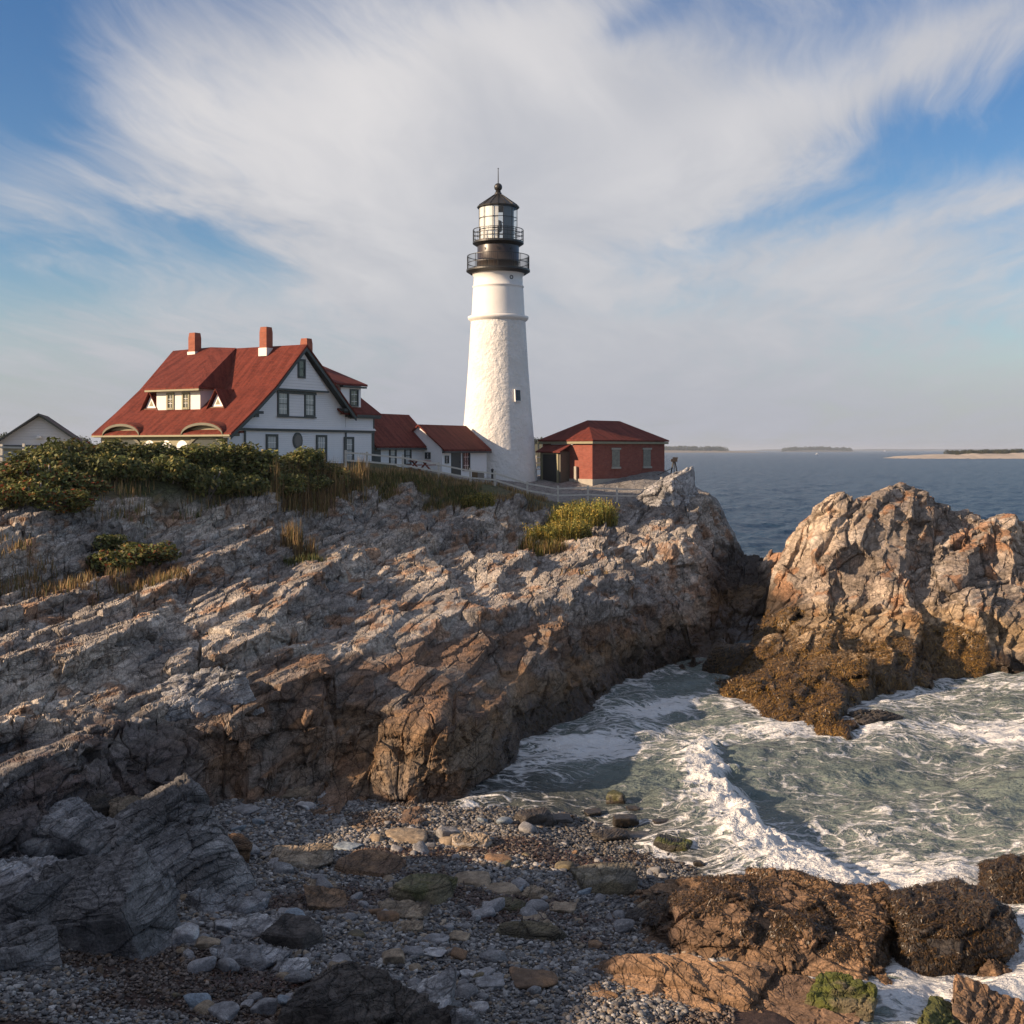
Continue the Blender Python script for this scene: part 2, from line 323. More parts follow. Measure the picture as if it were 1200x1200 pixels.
def stucco_mat():
    m, t, b = newmat('white_painted_rubble'); tcn = t.node('ShaderNodeTexCoord'); P = tcn.outputs['Object']
    vo = t.node('ShaderNodeTexVoronoi', feature='SMOOTH_F1', ins={'Scale': 2.6, 'Smoothness': 0.6}); t.l.new(P, vo.inputs['Vector'])
    n = t.noise(P, 5.5, 6, 0.62, 0.3); n2 = t.noise(P, 0.8, 4)
    c = t.mix(t.sm(n2, 0.3, 0.7), (0.66, 0.64, 0.60), (0.73, 0.71, 0.68)); c = t.mix(t.sm(n, 0.2, 0.42, 0.18, 0.0), c, (0.45, 0.42, 0.37)); setc(t, b, c)
    b.inputs['Roughness'].default_value = 0.7; bump(t, b, t.m('ADD', n, t.m('MULTIPLY', vo.outputs['Distance'], -0.55)), 0.14, 0.75); return m
STUCCO = stucco_mat()
SMOOTHW = plain('smooth_white_masonry', (0.71, 0.69, 0.655), 0.6, 0.05, 1.5, bumpd=0.012)
def leaf_mat(name):
    m, t, b = newmat(name); a = t.node('ShaderNodeAttribute', attribute_name='tint'); oi = t.node('ShaderNodeObjectInfo')
    k = t.m('MULTIPLY_ADD', oi.outputs['Random'], 0.5, 0.75); s = t.node('ShaderNodeVectorMath', operation='SCALE'); t.l.new(a.outputs['Color'], s.inputs[0]); t.l.new(k, s.inputs[3])
    setc(t, b, s.outputs[0]); b.inputs['Roughness'].default_value = 0.6; b.inputs['Specular IOR Level'].default_value = 0.3
    tr = t.node('ShaderNodeBsdfTranslucent'); t.l.new(s.outputs[0], tr.inputs[0]); mx = t.node('ShaderNodeMixShader', ins={0: 0.25}); t.l.new(b.outputs[0], mx.inputs[1]); t.l.new(tr.outputs[0], mx.inputs[2])
    o = [n for n in t.n if n.type == 'OUTPUT_MATERIAL'][0]; t.l.new(mx.outputs[0], o.inputs[0]); return m
LEAF = leaf_mat('leaves')
def weed_mat():
    m, t, b = newmat('wet_seaweed'); a = t.node('ShaderNodeAttribute', attribute_name='tint'); setc(t, b, a.outputs['Color']); b.inputs["Roughness"].default_value = 0.44; return m
WEED = weed_mat()

# ------------------------------------------------------------------ headland, island: the ground
def Gp(lst): return [at(*p) for p in lst]
LEFT = [(0,760,42),(100,760,43),(200,750,45),(300,750,48),(0,830,36),(100,832,37.5),(200,842,39),(260,802,43.4),(100,900,33.5),(0,900,32),(200,905,36),(0,1000,27),(100,985,29.5),(-100,1000,26),(-60,700,47),(-80,830,36)]
UPP = Gp(LEFT+[ # px, py, depth: the upper land
 (584,561,103),(640,575,97),(740,575,98),(700,556,106),(650,556,109),(780,553,109),(540,556,98),(460,547,95),(437,541,88),(500,552,96),
 (430,548,84),(472,552,86),(514,560,87.5),(551,566,88.5),(580,570,89),(618,581,90),(654,588,91),(689,586,93),(723,588,94),(756,581,95),
 (420,562,80),(480,566,83),(540,582,85),(600,590,85),(650,600,86),
 (100,570,62),(200,566,66),(300,566,70),(380,566,75),(40,560,62),
 (200,602,64),(300,607,67),(350,604,70),(420,604,76),(500,604,79),(560,617,81),(600,624,82),(250,590,66.5),(150,590,62.5),
 (100,640,57),(0,640,53),(0,600,56),(50,592,58),(180,650,58),(250,640,61),(330,640,64),(400,640,68),(480,640,70),(560,650,72),(640,640,78),
 (620,680,67),(560,690,64),(500,700,60),(440,700,58),(360,690,56),(300,680,55),(220,700,52),(100,700,50),(0,700,48),(330,660,58.5),(290,655,58),
 (380,758,48.8),(450,745,52),(540,722,56),(565,704,58.6),(600,700,59.4),(640,697,60.6),(690,689,62.3),(640,690,64),
 (740,690,66),(780,742,67.5),(770,700,69),(800,640,78),(800,622,84),(740,640,78),(700,650,74),(740,615,88),
 (810,562,96),(770,577,95),(760,592,92),(800,590,93),(820,705,75.5),(640,660,72),(700,610,88),(650,620,84),(800,700,73),
 (845,640,92),(850,612,98),(835,582,102),(862,600,106),(-60,640,52),(-60,600,56)])
UPP += [(5,118,9),(12,122,6),(-15,135,6),(-40,130,8),(-60,60,9.5),(-60,90,11),(-45,45,7.0),(-40,30,6.5),(-35,60,10),(-33,88,10.3),(-45,110,10),(-60,130,8),(-33,70,11),(16,112,5.5),
  (-17.5,76,10.6),(-27,82,10.6),(-20,93,10.8),(-10,88,11.1),(-60,30,8),(-30,20,5.5),(-24,34,5.2),(-24,27,4.8),(-22,48,6.0),(-28,50,6.6)]
LED = Gp(LEFT+[(500,800,47),(400,820,44),(560,790,50),(640,772,53.5),(690,750,58),(450,866,41.4),(480,860,41.5),(510,850,41.9),(540,835,42.6),(575,823,45.4),(610,811,49.0),(640,795,51.8),(690,762,57.2),(420,872,41.2),(330,872,40.6),(380,868,41),
 (300,820,43),(250,850,40.5),(380,790,46),(520,815,46),(580,795,50),(600,739,58.2),(570,737,57),(640,737,59.4),(690,742,60.6),(540,738,55.3),(460,757,51),(280,842,41),(740,775,63),(760,770,65.5),(400,765,49)])
LED += [(8,72,1.5),(-60,60,9.5),(-40,30,6.5),(10,90,3)]
UP = Field(UPP, -64, 52, 12, 152, .3); LE = Field(LED, -64, 52, 12, 152, .3)
def plan(px, Y): return ((px-600)/FPX*Y, Y)
SHORE = np.array([(-34, 19), (-15.5, 21.5), (-12.2, 25), (-10.6, 29), (-10.2, 33)]+[plan(*p) for p in ((225,36.8),(280,38.7),(330,39.2),(380,39.5),(430,40.4),(480,40.5),(510,40.8),(540,41.4),(575,44.2),(610,48),(640,51.2),(670,53.8),(700,55.9),(730,60.3),(760,63.6),(790,67.3),(815,71),(838,76),(852,80),(864,86),(870,96),(876,104))]+[(20.5,112),(18,120),(8,128),(-10,138),(-70,143),(-70,19)])
def poly_sd(x, y, poly):
    """signed distance in plan, positive inside; also how far along the outline the nearest point lies"""
    best = np.full(x.shape, 1e9); ins = np.zeros(x.shape, bool); kk = np.zeros(x.shape, np.int32); n = len(poly)
    for k in range(n):
        a, b = poly[k], poly[(k+1) % n]; d = b-a; L = (d*d).sum(); t = np.clip(((x-a[0])*d[0]+(y-a[1])*d[1])/L, 0, 1); ds = np.hypot(x-a[0]-t*d[0], y-a[1]-t*d[1]); m = ds < best
        best = np.where(m, ds, best); kk = np.where(m, k, kk); ins ^= ((a[1] > y) != (b[1] > y)) & (x < (b[0]-a[0])*(y-a[1])/(b[1]-a[1]+1e-12)+a[0])
    return np.where(ins, best, -best), kk
C2X = [-14, -10.5, -6.8, -4.65, -2.3, -1.0, 0, 1.64, 3.76, 4.9, 6.1, 7.2, 9, 11]; C2Y = [44.5, 46.5, 49.3, 51.6, 54.8, 56.8, 58.2, 59.5, 61.0, 62.0, 64.0, 66.0, 69, 72]
def low_z(x, y):
    b = np.where((y < 48) & (x < 6), beach_z(x, y)-.5, -1.5); b = np.where(y < 44, b, b*np.clip((48-y)/4, 0, 1)-1.5*np.clip((y-44)/4, 0, 1))
    gz = np.interp(y, [60, 67, 72, 76, 80, 86, 95, 103, 110, 118], [-1.6, -1.0, -.25, .5, 1.3, 2.3, 3.7, 3.0, 0, -3]); return np.where((y > 60) & (x > 6), np.minimum(gz, np.where(x > 24, -1.5, 9)), np.where(y > 110, -3, b))
def _land(x, y):
    wig = (vnoise(np.stack((x.ravel()*.8, y.ravel()*.8, 0*x.ravel()), 1), 120).reshape(x.shape)-.5)*.9+(vnoise(np.stack((x.ravel()*.3, y.ravel()*.3, 0*x.ravel()), 1), 121).reshape(x.shape)-.5)*1.2
    s2 = sst(y+wig*.8-np.interp(x, C2X, C2Y), 0.0, 0.55); top = LE(x, y)*(1-s2)+UP(x, y)*s2
    d, k = poly_sd(x, y, SHORE); wd = np.array([3, 3, 3, 3, 3, 4.2, 4.4, 4.0, 3.2, 1.8, 1.2, .9, .8, .8, .9, .9, 1.0, 1.1, 1.3, 1.5, 1.6, 1.7, 1.9, 2.2, 2.4, 2.6, 3]+[4]*8)[:len(SHORE)][k]
    lo = low_z(x, y); t = np.clip((d+wig*.5*sst(wd, 2.5, 1.2)*1.0)/wd, 0, 1); t = .55*sst(t, 0, .45)+.45*sst(t, .35, 1.0)
    return lo+(np.maximum(top, lo)-lo)*t
class Grid:
    def __init__(s, fn, x0, x1, y0, y1, st):
        xs = np.arange(x0, x1+st, st); ys = np.arange(y0, y1+st, st); X, Y = np.meshgrid(xs, ys); s.G = fn(X, Y); s.x0 = x0; s.y0 = y0; s.st = st
    __call__ = Field.__call__
land = Grid(_land, -64, 52, 12, 152, .2)
IP = Gp([(1050,563,80),(960,592,77.5),(1000,572,79),(1090,573,80),(1130,598,79),(1165,606,79),(1200,618,78.5),(1240,640,78),(1290,690,77),(936,650,76.5),(928,690,74.5),(922,722,72),(1000,640,74.5),
 (1000,700,71),(960,722,70),(1050,640,75),(1050,700,71),(1100,650,75),(1100,702,70.5),(1150,700,71),(1150,722,68.5),(1195,705,72),(1200,740,69),(1050,760,65),(1000,755,65),(960,770,62.5),(900,742,68.5),(880,768,66.5),(900,800,60.5),
 (940,822,56.8),(960,858,52.4),(1010,842,55),(1000,800,60.2),(1080,800,63),(1130,788,66),(1200,780,67.5),(862,822,58.8),(1000,840,55.3),(920,840,55.4),(905,640,90),(905,690,82),(925,620,88),(870,790,60.5),(898,812,58),(940,830,55.5),(965,842,53.6),(1000,832,55.6)])
IP += [(13.5,76,-.6),(15,82,.2),(16.6,88,1.0),(14.5,79,-.3),(9.6,59,-.7),(10.4,54.5,-.7),(12.4,50.6,-.8),(14.6,50.8,-.8),(16.6,54,-.8),(19,59.5,-.9),(22,62.5,-.9),(25,64,-.9),(29,65.5,-.9),(34,66,-1.0),(11.2,66,-.6),(13.2,70.5,-.3),(15.6,76,0.2),(17.5,83,0.8),(19.5,91,1.5),(20,98,-.5),
  (24,98,-1),(30,95,-1),(40,92,-1.2),(50,84,-1.2),(44,66,-1.4),(10,46,-2),(20,50,-2),(35,58,-2),(50,100,-3),(30,104,-3),(56,70,-3),(8,64,-1.5),(12,80,-.5)]
isle = Field(IP, 6, 62, 40, 108)

def worley2(u, v, seed):
    """plan cells: nearest and second nearest centre with their ids"""
    bu = np.floor(u-.5).astype(np.int32); bv = np.floor(v-.5).astype(np.int32); sh = u.shape; z = np.zeros_like(bu)
    F1 = np.full(sh, 9, np.float32); F2 = F1.copy(); I1 = np.zeros(sh, np.uint32); I2 = I1.copy(); C1 = np.zeros(sh+(2,), np.float32); C2 = C1.copy()
    for i in (0, 1):
        for j in (0, 1):
            h = _h(bu+i, bv+j, z, seed); cx = bu+i+.5+.8*((h & np.uint32(1023)).astype(np.float32)/1023-.5); cy = bv+j+.5+.8*(((h >> np.uint32(10)) & np.uint32(1023)).astype(np.float32)/1023-.5)
            d = np.maximum(np.abs(u-cx)*1.05, np.abs(v-cy))*.6+np.hypot(u-cx, v-cy)*.4; d = d.astype(np.float32); n1 = d < F1; n2 = (~n1) & (d < F2)
            F2 = np.where(n1, F1, np.where(n2, d, F2)); I2 = np.where(n1, I1, np.where(n2, h, I2)); C2 = np.where(n1[..., None], C1, np.where(n2[..., None], np.stack((cx, cy), -1), C2))
            F1 = np.where(n1, d, F1); I1 = np.where(n1, h, I1); C1 = np.where(n1[..., None], np.stack((cx, cy), -1), C1)
    return F1, F2, I1, I2, C1, C2
class Blocky:
    """jointed, bedded rock: every block has a plane top that leans with the beds and passes through the surface it belongs to"""
    def __init__(s, field, az, dip, levels, seed, along=([0, 1], [0, 0]), amount=None, lim=.55):
        s.f = field; s.a = R(az); s.g = math.tan(R(dip)); s.lv = levels; s.seed = seed; s.al = along; s.amount = amount; s.lim = lim
    def uv(s, x, y): c, n = math.cos(s.a), math.sin(s.a); return x*n+y*c, x*c-y*n
    def xy(s, u, v): c, n = math.cos(s.a), math.sin(s.a); return u*n+v*c, u*c-v*n
    def __call__(s, x, y, k=None):
        k = len(s.lv) if k is None else k
        if k == 0: return s.f(x, y)
        (su, sv), off, tilt, wb, gate = s.lv[k-1]; u, v = s.uv(np.asarray(x, np.float32), np.asarray(y, np.float32)); sk = .35*(1 if k % 2 else -1)
        F1, F2, I1, I2, C1, C2 = worley2((u+sk*v)/su, v/sv, s.seed+k*7); base = s(x, y, k-1); out_ = []
        for I, C in ((I1, C1), (I2, C2)):
            cv = C[..., 1]*sv; cu = C[..., 0]*su-sk*cv; X, Y = s.xy(cu, cv); zc = s(X, Y, k-1) if k <= 3 else None
            du, dv = u-cu, v-cv; lean = du*(np.interp(Y, s.al[0], s.al[1])+(rnd(I, 2)-.5)*tilt)+dv*(s.g+(rnd(I, 3)-.5)*tilt*1.4); gt = sst(rnd(I, 6), gate-.04, gate+.04); o = (rnd(I, 4)-.62)*2*off*gt; wg = wb*gt
            if zc is None: out_.append(base+o+(du*(rnd(I, 2)-.5)*tilt+dv*(rnd(I, 3)-.5)*tilt)*gt)
            else: lim = s.lim*(1.0, .8, .45)[k-1]; out_.append(base+lim*np.tanh((zc+lean-base)*wg/lim)+o)
        t = sst(F2-F1, 0.0, .055); z = out_[0]*(.5+.5*t)+out_[1]*(.5-.5*t)
        z = z-(1-sst(F2-F1, 0, (.03, .05, .05, .05)[k-1]))*(off*.5+(.30, .26, .13, .02)[k-1])*(rnd(I1^I2, 8) > (.35 if k < 4 else .6))
        if s.amount is not None: m = s.amount(x, y, base); z = base+(z-base)*m
        return z
def cols_surface(surf, field, pxs, y0, y1, nrow, zmin, kxy=0.22, ns=2200, blur=25):
    """grid of points over a height field: one column per azimuth, rows spread evenly over the true slope, so walls get their share"""
    a = (np.asarray(pxs)-600)/FPX; nc = len(a)
    Yd = np.exp(np.linspace(math.log(y0), math.log(y1), ns)); out = np.zeros((nrow, nc, 3))
    X = a[:, None]*Yd[None]; Yb = np.broadcast_to(Yd, X.shape); Z = np.zeros(X.shape)
    for c0 in range(0, nc, 200): Z[c0:c0+200] = surf(X[c0:c0+200], Yb[c0:c0+200])
    v = (CZ-Z)/Yd; mY = np.diff(Yd)/Yd[:-1]; dv = np.diff(-v, axis=1)
    mt = np.maximum(dv, 0)+0.25*np.maximum(-dv, 0)+kxy*mY*0.3; mt = mt*np.where(Z[:, 1:] < zmin, 0.06, 1.0)
    def bl(M, n, ax): 
        ker = np.hanning(n+2)[1:-1]; ker /= ker.sum(); return np.apply_along_axis(lambda r: np.convolve(np.pad(r, n//2, mode='edge'), ker, 'valid'), ax, M)
    z0_ = np.zeros((nc, 1)); ex = np.concatenate((z0_, np.cumsum(mt, 1)), 1); cs = np.concatenate((z0_, np.cumsum(bl(bl(mt, 41, 1), blur, 0), 1)), 1)
    ed_ = np.unique(np.append(np.arange(0, ns, 36), ns-1))
    for c in range(nc):
        q = np.interp(np.linspace(0, cs[c, -1], nrow), cs[c, ed_], ex[c, ed_]); out[:, c, 1] = np.interp(q, ex[c], Yd); out[:, c, 2] = np.interp(q, ex[c], Z[c])
    out[:, :, 0] = a[None]*out[:, :, 1]; return out
def grid_faces(nr, nc):
    i = np.arange(nr*nc).reshape(nr, nc); return np.stack((i[:-1, :-1], i[:-1, 1:], i[1:, 1:], i[1:, :-1]), 2).reshape(-1, 4)
def grid_normals(P):
    du = np.gradient(P, axis=1); dv = np.gradient(P, axis=0); n = np.cross(du, dv); n /= np.linalg.norm(n, axis=2, keepdims=True)+1e-9
    n[n[..., 2] < 0] *= -1; return n
def smooth_normals(P, k):
    Q = P.copy()
    for ax in (0, 1):
        ker = np.ones(k)/k; Q = np.apply_along_axis(lambda r: np.convolve(np.pad(r, k//2, mode='edge'), ker, 'valid'), ax, Q)
    return grid_normals(Q)
def c3(*v): return np.array(v, np.float32)
def lerp(a, b, t): return a*(1-t[:, None])+b*t[:, None]
BED = frame(13, 15)
LEDGE_X = np.array([-30, -14, -8, -4, 0, 3, 5, 20]); LEDGE_Z = np.array([3.2, 3.1, 3.35, 3.5, 3.3, 3.5, 2.2, 2.0])
def soil_mask(P):
    """1 where soil, grass and shrubs cover the rock"""
    x, y, z = P[:, 0], P[:, 1], P[:, 2]; n = (fbm(P*np.array([0.25, 0.25, 0.25]), 90, 4)-0.5)*6
    px = 600+FPX*x/np.maximum(y, 1)
    crest = np.interp(px, [-200, 0, 60, 130, 200, 300, 380, 430, 480, 540, 600, 650, 700, 745, 770, 900], [57, 59, 60, 61, 65.5, 69, 74, 79, 82.5, 84.5, 86.5, 88, 91, 93.5, 99, 104])
    m = sst(y+n*0.6-crest, -0.8, 1.0)
    return m
def rock_colour(P, ids, crack, isle_=False, bed=BED):
    n = len(P); x, y, z = P[:, 0], P[:, 1], P[:, 2]
    A = c3(0.41, 0.355, 0.295); B = c3(0.24, 0.212, 0.188); f1 = fbm(P*0.22, 11, 5); f2 = fbm(P*0.9, 12, 4); f3 = fbm((P@bed.T)*np.array([0.35, 1.2, 5.0]), 13, 4)
    c = lerp(np.broadcast_to(A, (n, 3)), np.broadcast_to(B, (n, 3)), sst(f1, 0.35, 0.65))
    c = c*(0.62+0.76*f3)[:, None]
    for k, wt in ((0, 0.22), (1, 0.26), (2, 0.2)): c = c*(1-wt/2+wt*rnd(ids[k], 7))[:, None]
    white = sst(rnd(ids[1], 8), 0.86, 0.95)*0.5; c = lerp(c, np.broadcast_to(c3(0.48, 0.45, 0.41), (n, 3)), white)
    rust = sst(f2+0.25*(rnd(ids[1], 9)-0.5), 0.58, 0.70)*0.65; c = lerp(c, np.broadcast_to(c3(0.30, 0.145, 0.06), (n, 3))*(0.7+0.6*f3)[:, None], rust)
    wet = np.ones(n, np.float32)*1.0
    zz = z+(f1-0.5)*2.2+(f2-0.5)*1.2
    if not isle_:
        led = np.maximum(sst(np.interp(x, C2X, C2Y)-y+(f1-.5)*2.5, -.4, .5)*sst(x+(f2-.5)*4, -12.5, -8.5), sst(3.2-z+(f1-.5)*1.2, -.2, .3)*sst(x, -14, -9))*sst(76-y, 0, 8)
        br = lerp(np.broadcast_to(c3(0.185, 0.105, 0.060), (n, 3)), np.broadcast_to(c3(0.10, 0.068, 0.050), (n, 3)), sst(f2, 0.35, 0.65))*(0.6+0.8*f3)[:, None]
        br = lerp(br, np.broadcast_to(c3(0.27, 0.13, 0.05), (n, 3)), sst(rnd(ids[1], 10), 0.75, 0.95)*0.5)
        br = lerp(br, np.broadcast_to(c3(0.20, 0.175, 0.15), (n, 3))*(.6+.8*f3)[:, None], sst(.6*rnd(ids[0], 11)+.8*(f2-.5)+.2*rnd(ids[1], 12), .48, .62)*.65)
        c = lerp(c, br, led*0.9)
        dk = sst(4.1-z+(f2-.5)*2, 0, 0.8)*sst(-x+(f1-.5)*8, 7, 10)*sst(42-y, -2, 3)          # black lichen on the low left rocks
        c = lerp(c, np.broadcast_to(c3(0.065, 0.055, 0.058), (n, 3))*(0.6+0.8*rnd(ids[1], 3))[:, None], dk*0.75)
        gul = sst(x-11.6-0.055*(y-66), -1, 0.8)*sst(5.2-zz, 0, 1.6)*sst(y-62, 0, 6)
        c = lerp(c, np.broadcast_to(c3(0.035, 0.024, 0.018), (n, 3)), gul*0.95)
        yel = sst(2.7-zz, 0, 0.5)*sst(zz-0.6, 0, 0.7)*sst(x, -9, -4); c = lerp(c, np.broadcast_to(c3(0.22, 0.14, 0.062), (n, 3))*(0.55+0.9*f3)[:, None], yel*0.38)
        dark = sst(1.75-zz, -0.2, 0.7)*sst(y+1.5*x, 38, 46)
    else:
        c = c*c3(1.04, 0.95, 0.86)
        yel = sst(3.6-zz, 0, 1.2)*sst(zz-0.9, 0, 0.6); c = lerp(c, np.broadcast_to(c3(0.30, 0.195, 0.085), (n, 3))*(0.55+0.9*f3)[:, None], yel*0.6)
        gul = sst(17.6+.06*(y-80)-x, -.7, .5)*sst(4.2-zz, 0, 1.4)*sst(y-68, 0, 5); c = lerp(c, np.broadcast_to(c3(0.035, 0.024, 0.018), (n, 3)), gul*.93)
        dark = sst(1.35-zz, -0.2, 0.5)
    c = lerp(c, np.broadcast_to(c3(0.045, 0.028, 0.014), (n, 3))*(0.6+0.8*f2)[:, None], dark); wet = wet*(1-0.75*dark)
    c = c*(0.55+0.45*crack)[:, None]
    return np.concatenate((np.clip(c, 0.01, 0.8), wet[:, None]), 1)

def slabby(x, y): return np.clip(np.exp(-((x+3)/7.5)**2-((y-62)/9)**2)+np.exp(-((x+2)/8)**2-((y-49)/6.5)**2), 0, 1)
def build_land():
    px = np.concatenate((np.linspace(-1400, -80, 60, endpoint=False), np.arange(-80, 905, 0.95), np.linspace(905, 960, 20)))
    def amount(x, y, z):
        q = np.stack((x.ravel(), y.ravel(), z.ravel()), 1); lb = sst(beach_z(x, y)-z, 0.0, 0.8)*(y < 44); return (1-.96*soil_mask(q).reshape(x.shape))*(1-.7*lb)*(1.2-.5*slabby(x, y)-.38*np.exp(-((x+1)/8)**2-((y-49)/6)**2))
    surf = Blocky(land, 13, 13, [((12.0, 5.5), .16, .06, .42, 0), ((6.0, 2.2), .20, .10, .75, .35), ((2.6, 1.0), .12, .16, .8, .45), ((.9, .45), .05, .25, .5, .5)], 21, along=([43, 58], [.07, .21]), amount=amount)
    G = cols_surface(surf, land, px, 15, 150, 900, -0.7); nr, nc = G.shape[:2]; N = smooth_normals(G, 9).reshape(-1, 3); P = G.reshape(-1, 3)
    so = soil_mask(P); d, dt, ids, crack = rock_disp(P, BED, [((2.6, 1.2, .8), .09), ((1.0, .45, .3), .035), ((.4, .2, .14), .013)], seed=3, ter=[], warp=.15, ckw=.15)
    lowbeach = sst(beach_z(P[:, 0], P[:, 1])-P[:, 2], 0.0, 0.8)*(P[:, 1] < 44)
    slab = np.clip(1-0.45*sst(d*0+np.abs(P[:, 1]-55), 4, 16), 0.5, 1)
    dt = dt*(1-so)*(1-0.7*lowbeach); d = d*(1-0.93*so)*(1-0.7*lowbeach)*(1.25-.75*slabby(P[:, 0], P[:, 1]))*(1+2.2*sst(.62-np.abs(N[:, 2]), 0, .4))
    Qs = P@BED.T; d = d+((fbm(Qs*np.array([.16, 1.6, 1.6]), 130, 3)-.5)*.10+(fbm(Qs*np.array([.4, 5.5, 5.5]), 131, 2)-.5)*.045)*(1-so)
    d += so*(fbm(P*0.8, 33, 3)-0.5)*0.25
    P2 = P+N*d[:, None]
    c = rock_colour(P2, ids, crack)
    soilc = lerp(np.broadcast_to(c3(0.10, 0.080, 0.042), (len(P), 3)), np.broadcast_to(c3(0.07, 0.075, 0.030), (len(P), 3)), sst(fbm(P*0.5, 35, 4), 0.4, 0.6))
    path = sst(P[:, 0]-(-9.5+0.0*P[:, 1]), 0, 6)*sst(P[:, 1]-(90.0+0.12*P[:, 0]), 0, 1.0); soilc = lerp(soilc, np.broadcast_to(c3(0.21, 0.195, 0.18), (len(P), 3))*(0.8+0.4*fbm(P*2, 36, 3))[:, None], path)
    c[:, :3] = lerp(c[:, :3], soilc, so)
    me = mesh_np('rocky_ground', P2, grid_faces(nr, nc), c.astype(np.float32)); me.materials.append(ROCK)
    tag(link('rocky_ground', me), kind='structure'); return P2.reshape(nr, nc, 3), px
LG, LPX = build_land()
def ground(x, y):
    """height of the finished rock surface near (x, y)"""
    px = 600+FPX*x/y; c = int(np.argmin(np.abs(LPX-px))); col = LG[:, c]; r = int(np.argmin(np.abs(col[:, 1]-y))); return float(col[max(0, r-2):r+3, 2].mean())

def build_isle():
    px = np.arange(835, 1330, 0.95); G = cols_surface(Blocky(isle, 25, 24, [((8.0, 5.0), .15, .2, .30, 0), ((3.6, 2.3), .20, .3, .6, .40), ((1.4, .9), .09, .3, .6, .55)], 33, along=([40, 90], [.28, .28]), lim=.9), isle, px, 46, 104, 620, -0.6); nr, nc = G.shape[:2]; N = smooth_normals(G, 9).reshape(-1, 3); P = G.reshape(-1, 3)
    bed = frame(25, 30); d, dt, ids, crack = rock_disp(P, bed, [((3.6, 2.4, 1.6), 0.34), ((1.5, 1.0, .7), 0.09), ((0.5, 0.32, 0.22), 0.025)], seed=5, ter=[], warp=.15, ckw=.15)
    Qs = P@bed.T; d += (fbm(P*0.2, 41, 3)-0.5)*0.6+(fbm(Qs*np.array([.2, 1.3, 1.6]), 132, 3)-.5)*.22
    low = 0.45+0.55*sst(P[:, 2], 0.2, 2.5); d *= low; dt *= low
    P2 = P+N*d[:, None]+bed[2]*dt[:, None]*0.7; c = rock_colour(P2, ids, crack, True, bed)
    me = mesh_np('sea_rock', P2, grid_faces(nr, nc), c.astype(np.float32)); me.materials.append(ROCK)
    o = link('sea_rock', me); tag(o, 'tall sunlit rock stack across the gully, brown seaweed round its foot', 'rock'); return P2, N
IV, IN = build_isle()

# pebble beach, gently shelving into the cove
def build_beach():
    xs = np.linspace(-18, 12, 420); ys = np.linspace(20, 56, 480); X, Y = np.meshgrid(xs, ys); P = np.stack((X, Y, beach_z(X, Y)), 2).reshape(-1, 3)
    P[:, 2] = beach_h(X.ravel(), Y.ravel())+(vnoise(P*12, 61)-0.5)*0.02
    n = fbm(P*np.array([0.45, 0.8, 0]), 62, 5); wr = sst(n, 0.55, 0.62)
    c = lerp(np.broadcast_to(c3(0.13, 0.125, 0.125), (len(P), 3)), np.broadcast_to(c3(0.045, 0.022, 0.014), (len(P), 3)), wr*0.9)
    c = c*(0.5+1.0*vnoise(P*14, 63))[:, None]
    wet = 1-0.7*sst(0.55-P[:, 2], 0, 0.4); c = c*(0.45+0.55*wet)[:, None]
    me = mesh_np('beach', P, grid_faces(480, 420), np.concatenate((c, wet[:, None]), 1).astype(np.float32)); me.materials.append(STONE); tag(link('beach', me), kind='structure')
build_beach()

# the bluff on this side, where the photographer stands; out of view, its left rise shaped to shade the beach
def build_bluff():
    xs = np.linspace(-75, 26, 620); ys = np.linspace(-45, 24, 460); X, Y = np.meshgrid(xs, ys)
    edge = np.interp(X, [-75, -45, -34, -27, -20, -12, -3, 4, 12, 26], [27, 26, 25, 23.5, 13, 5, 3.5, 2, -6, -18]); s = Y-edge
    top = np.interp(X, [-75, -40, -26, -14, 0, 26], [12, 11, 9.8, 10.0, 10.3, 9.0])+3.4*np.exp(-((Y-21.5)/3.6)**2)*sst(-X, 17, 23)
    Z = np.where(s < 0, top, top-np.minimum(s*1.15, top+3)); P = np.stack((X, Y, Z), 2).reshape(-1, 3)
    d, dt, ids, crack = rock_disp(P, BED, OCT[:3], seed=9); P[:, 2] += d*0.9*sst(s.ravel(), -1.5, 1.0)+(fbm(P*0.3, 71, 3)-0.5)*0.6
    c = rock_colour(P, ids, crack); g = 1-sst(s.ravel(), -2, 0.2); c[:, :3] = lerp(c[:, :3], np.broadcast_to(c3(0.08, 0.085, 0.035), (len(P), 3)), g)
    me = mesh_np('bluff_ground', P, grid_faces(460, 620), c.astype(np.float32)); me.materials.append(ROCK); tag(link('bluff_ground', me), kind='structure')
build_bluff()

# ------------------------------------------------------------------ sea
CREST = np.array([(8.4, 52.0), (7.6, 47.5), (7.1, 43.0), (7.5, 39.5), (8.2, 36.6), (8.9, 34.6), (10.0, 33.0)])
def dist_poly(x, y, poly):
    best = np.full(x.shape, 1e9); side = np.zeros(x.shape); tt = np.zeros(x.shape)
    for k in range(len(poly)-1):
        a, b = poly[k], poly[k+1]; d = b-a; L = (d*d).sum(); t = np.clip(((x-a[0])*d[0]+(y-a[1])*d[1])/L, 0, 1)
        ex, ey = x-a[0]-t*d[0], y-a[1]-t*d[1]; ds = np.hypot(ex, ey); m = ds < best
        best = np.where(m, ds, best); side = np.where(m, d[0]*ey-d[1]*ex, side); tt = np.where(m, (k+t)/(len(poly)-1), tt)
    return best, np.sign(side), tt
def blob(x, y, cx, cy, rx, ry, rot=0):
    c, s = math.cos(R(rot)), math.sin(R(rot)); a = (x-cx)*c+(y-cy)*s; b = -(x-cx)*s+(y-cy)*c; return np.exp(-(a/rx)**2-(b/ry)**2)
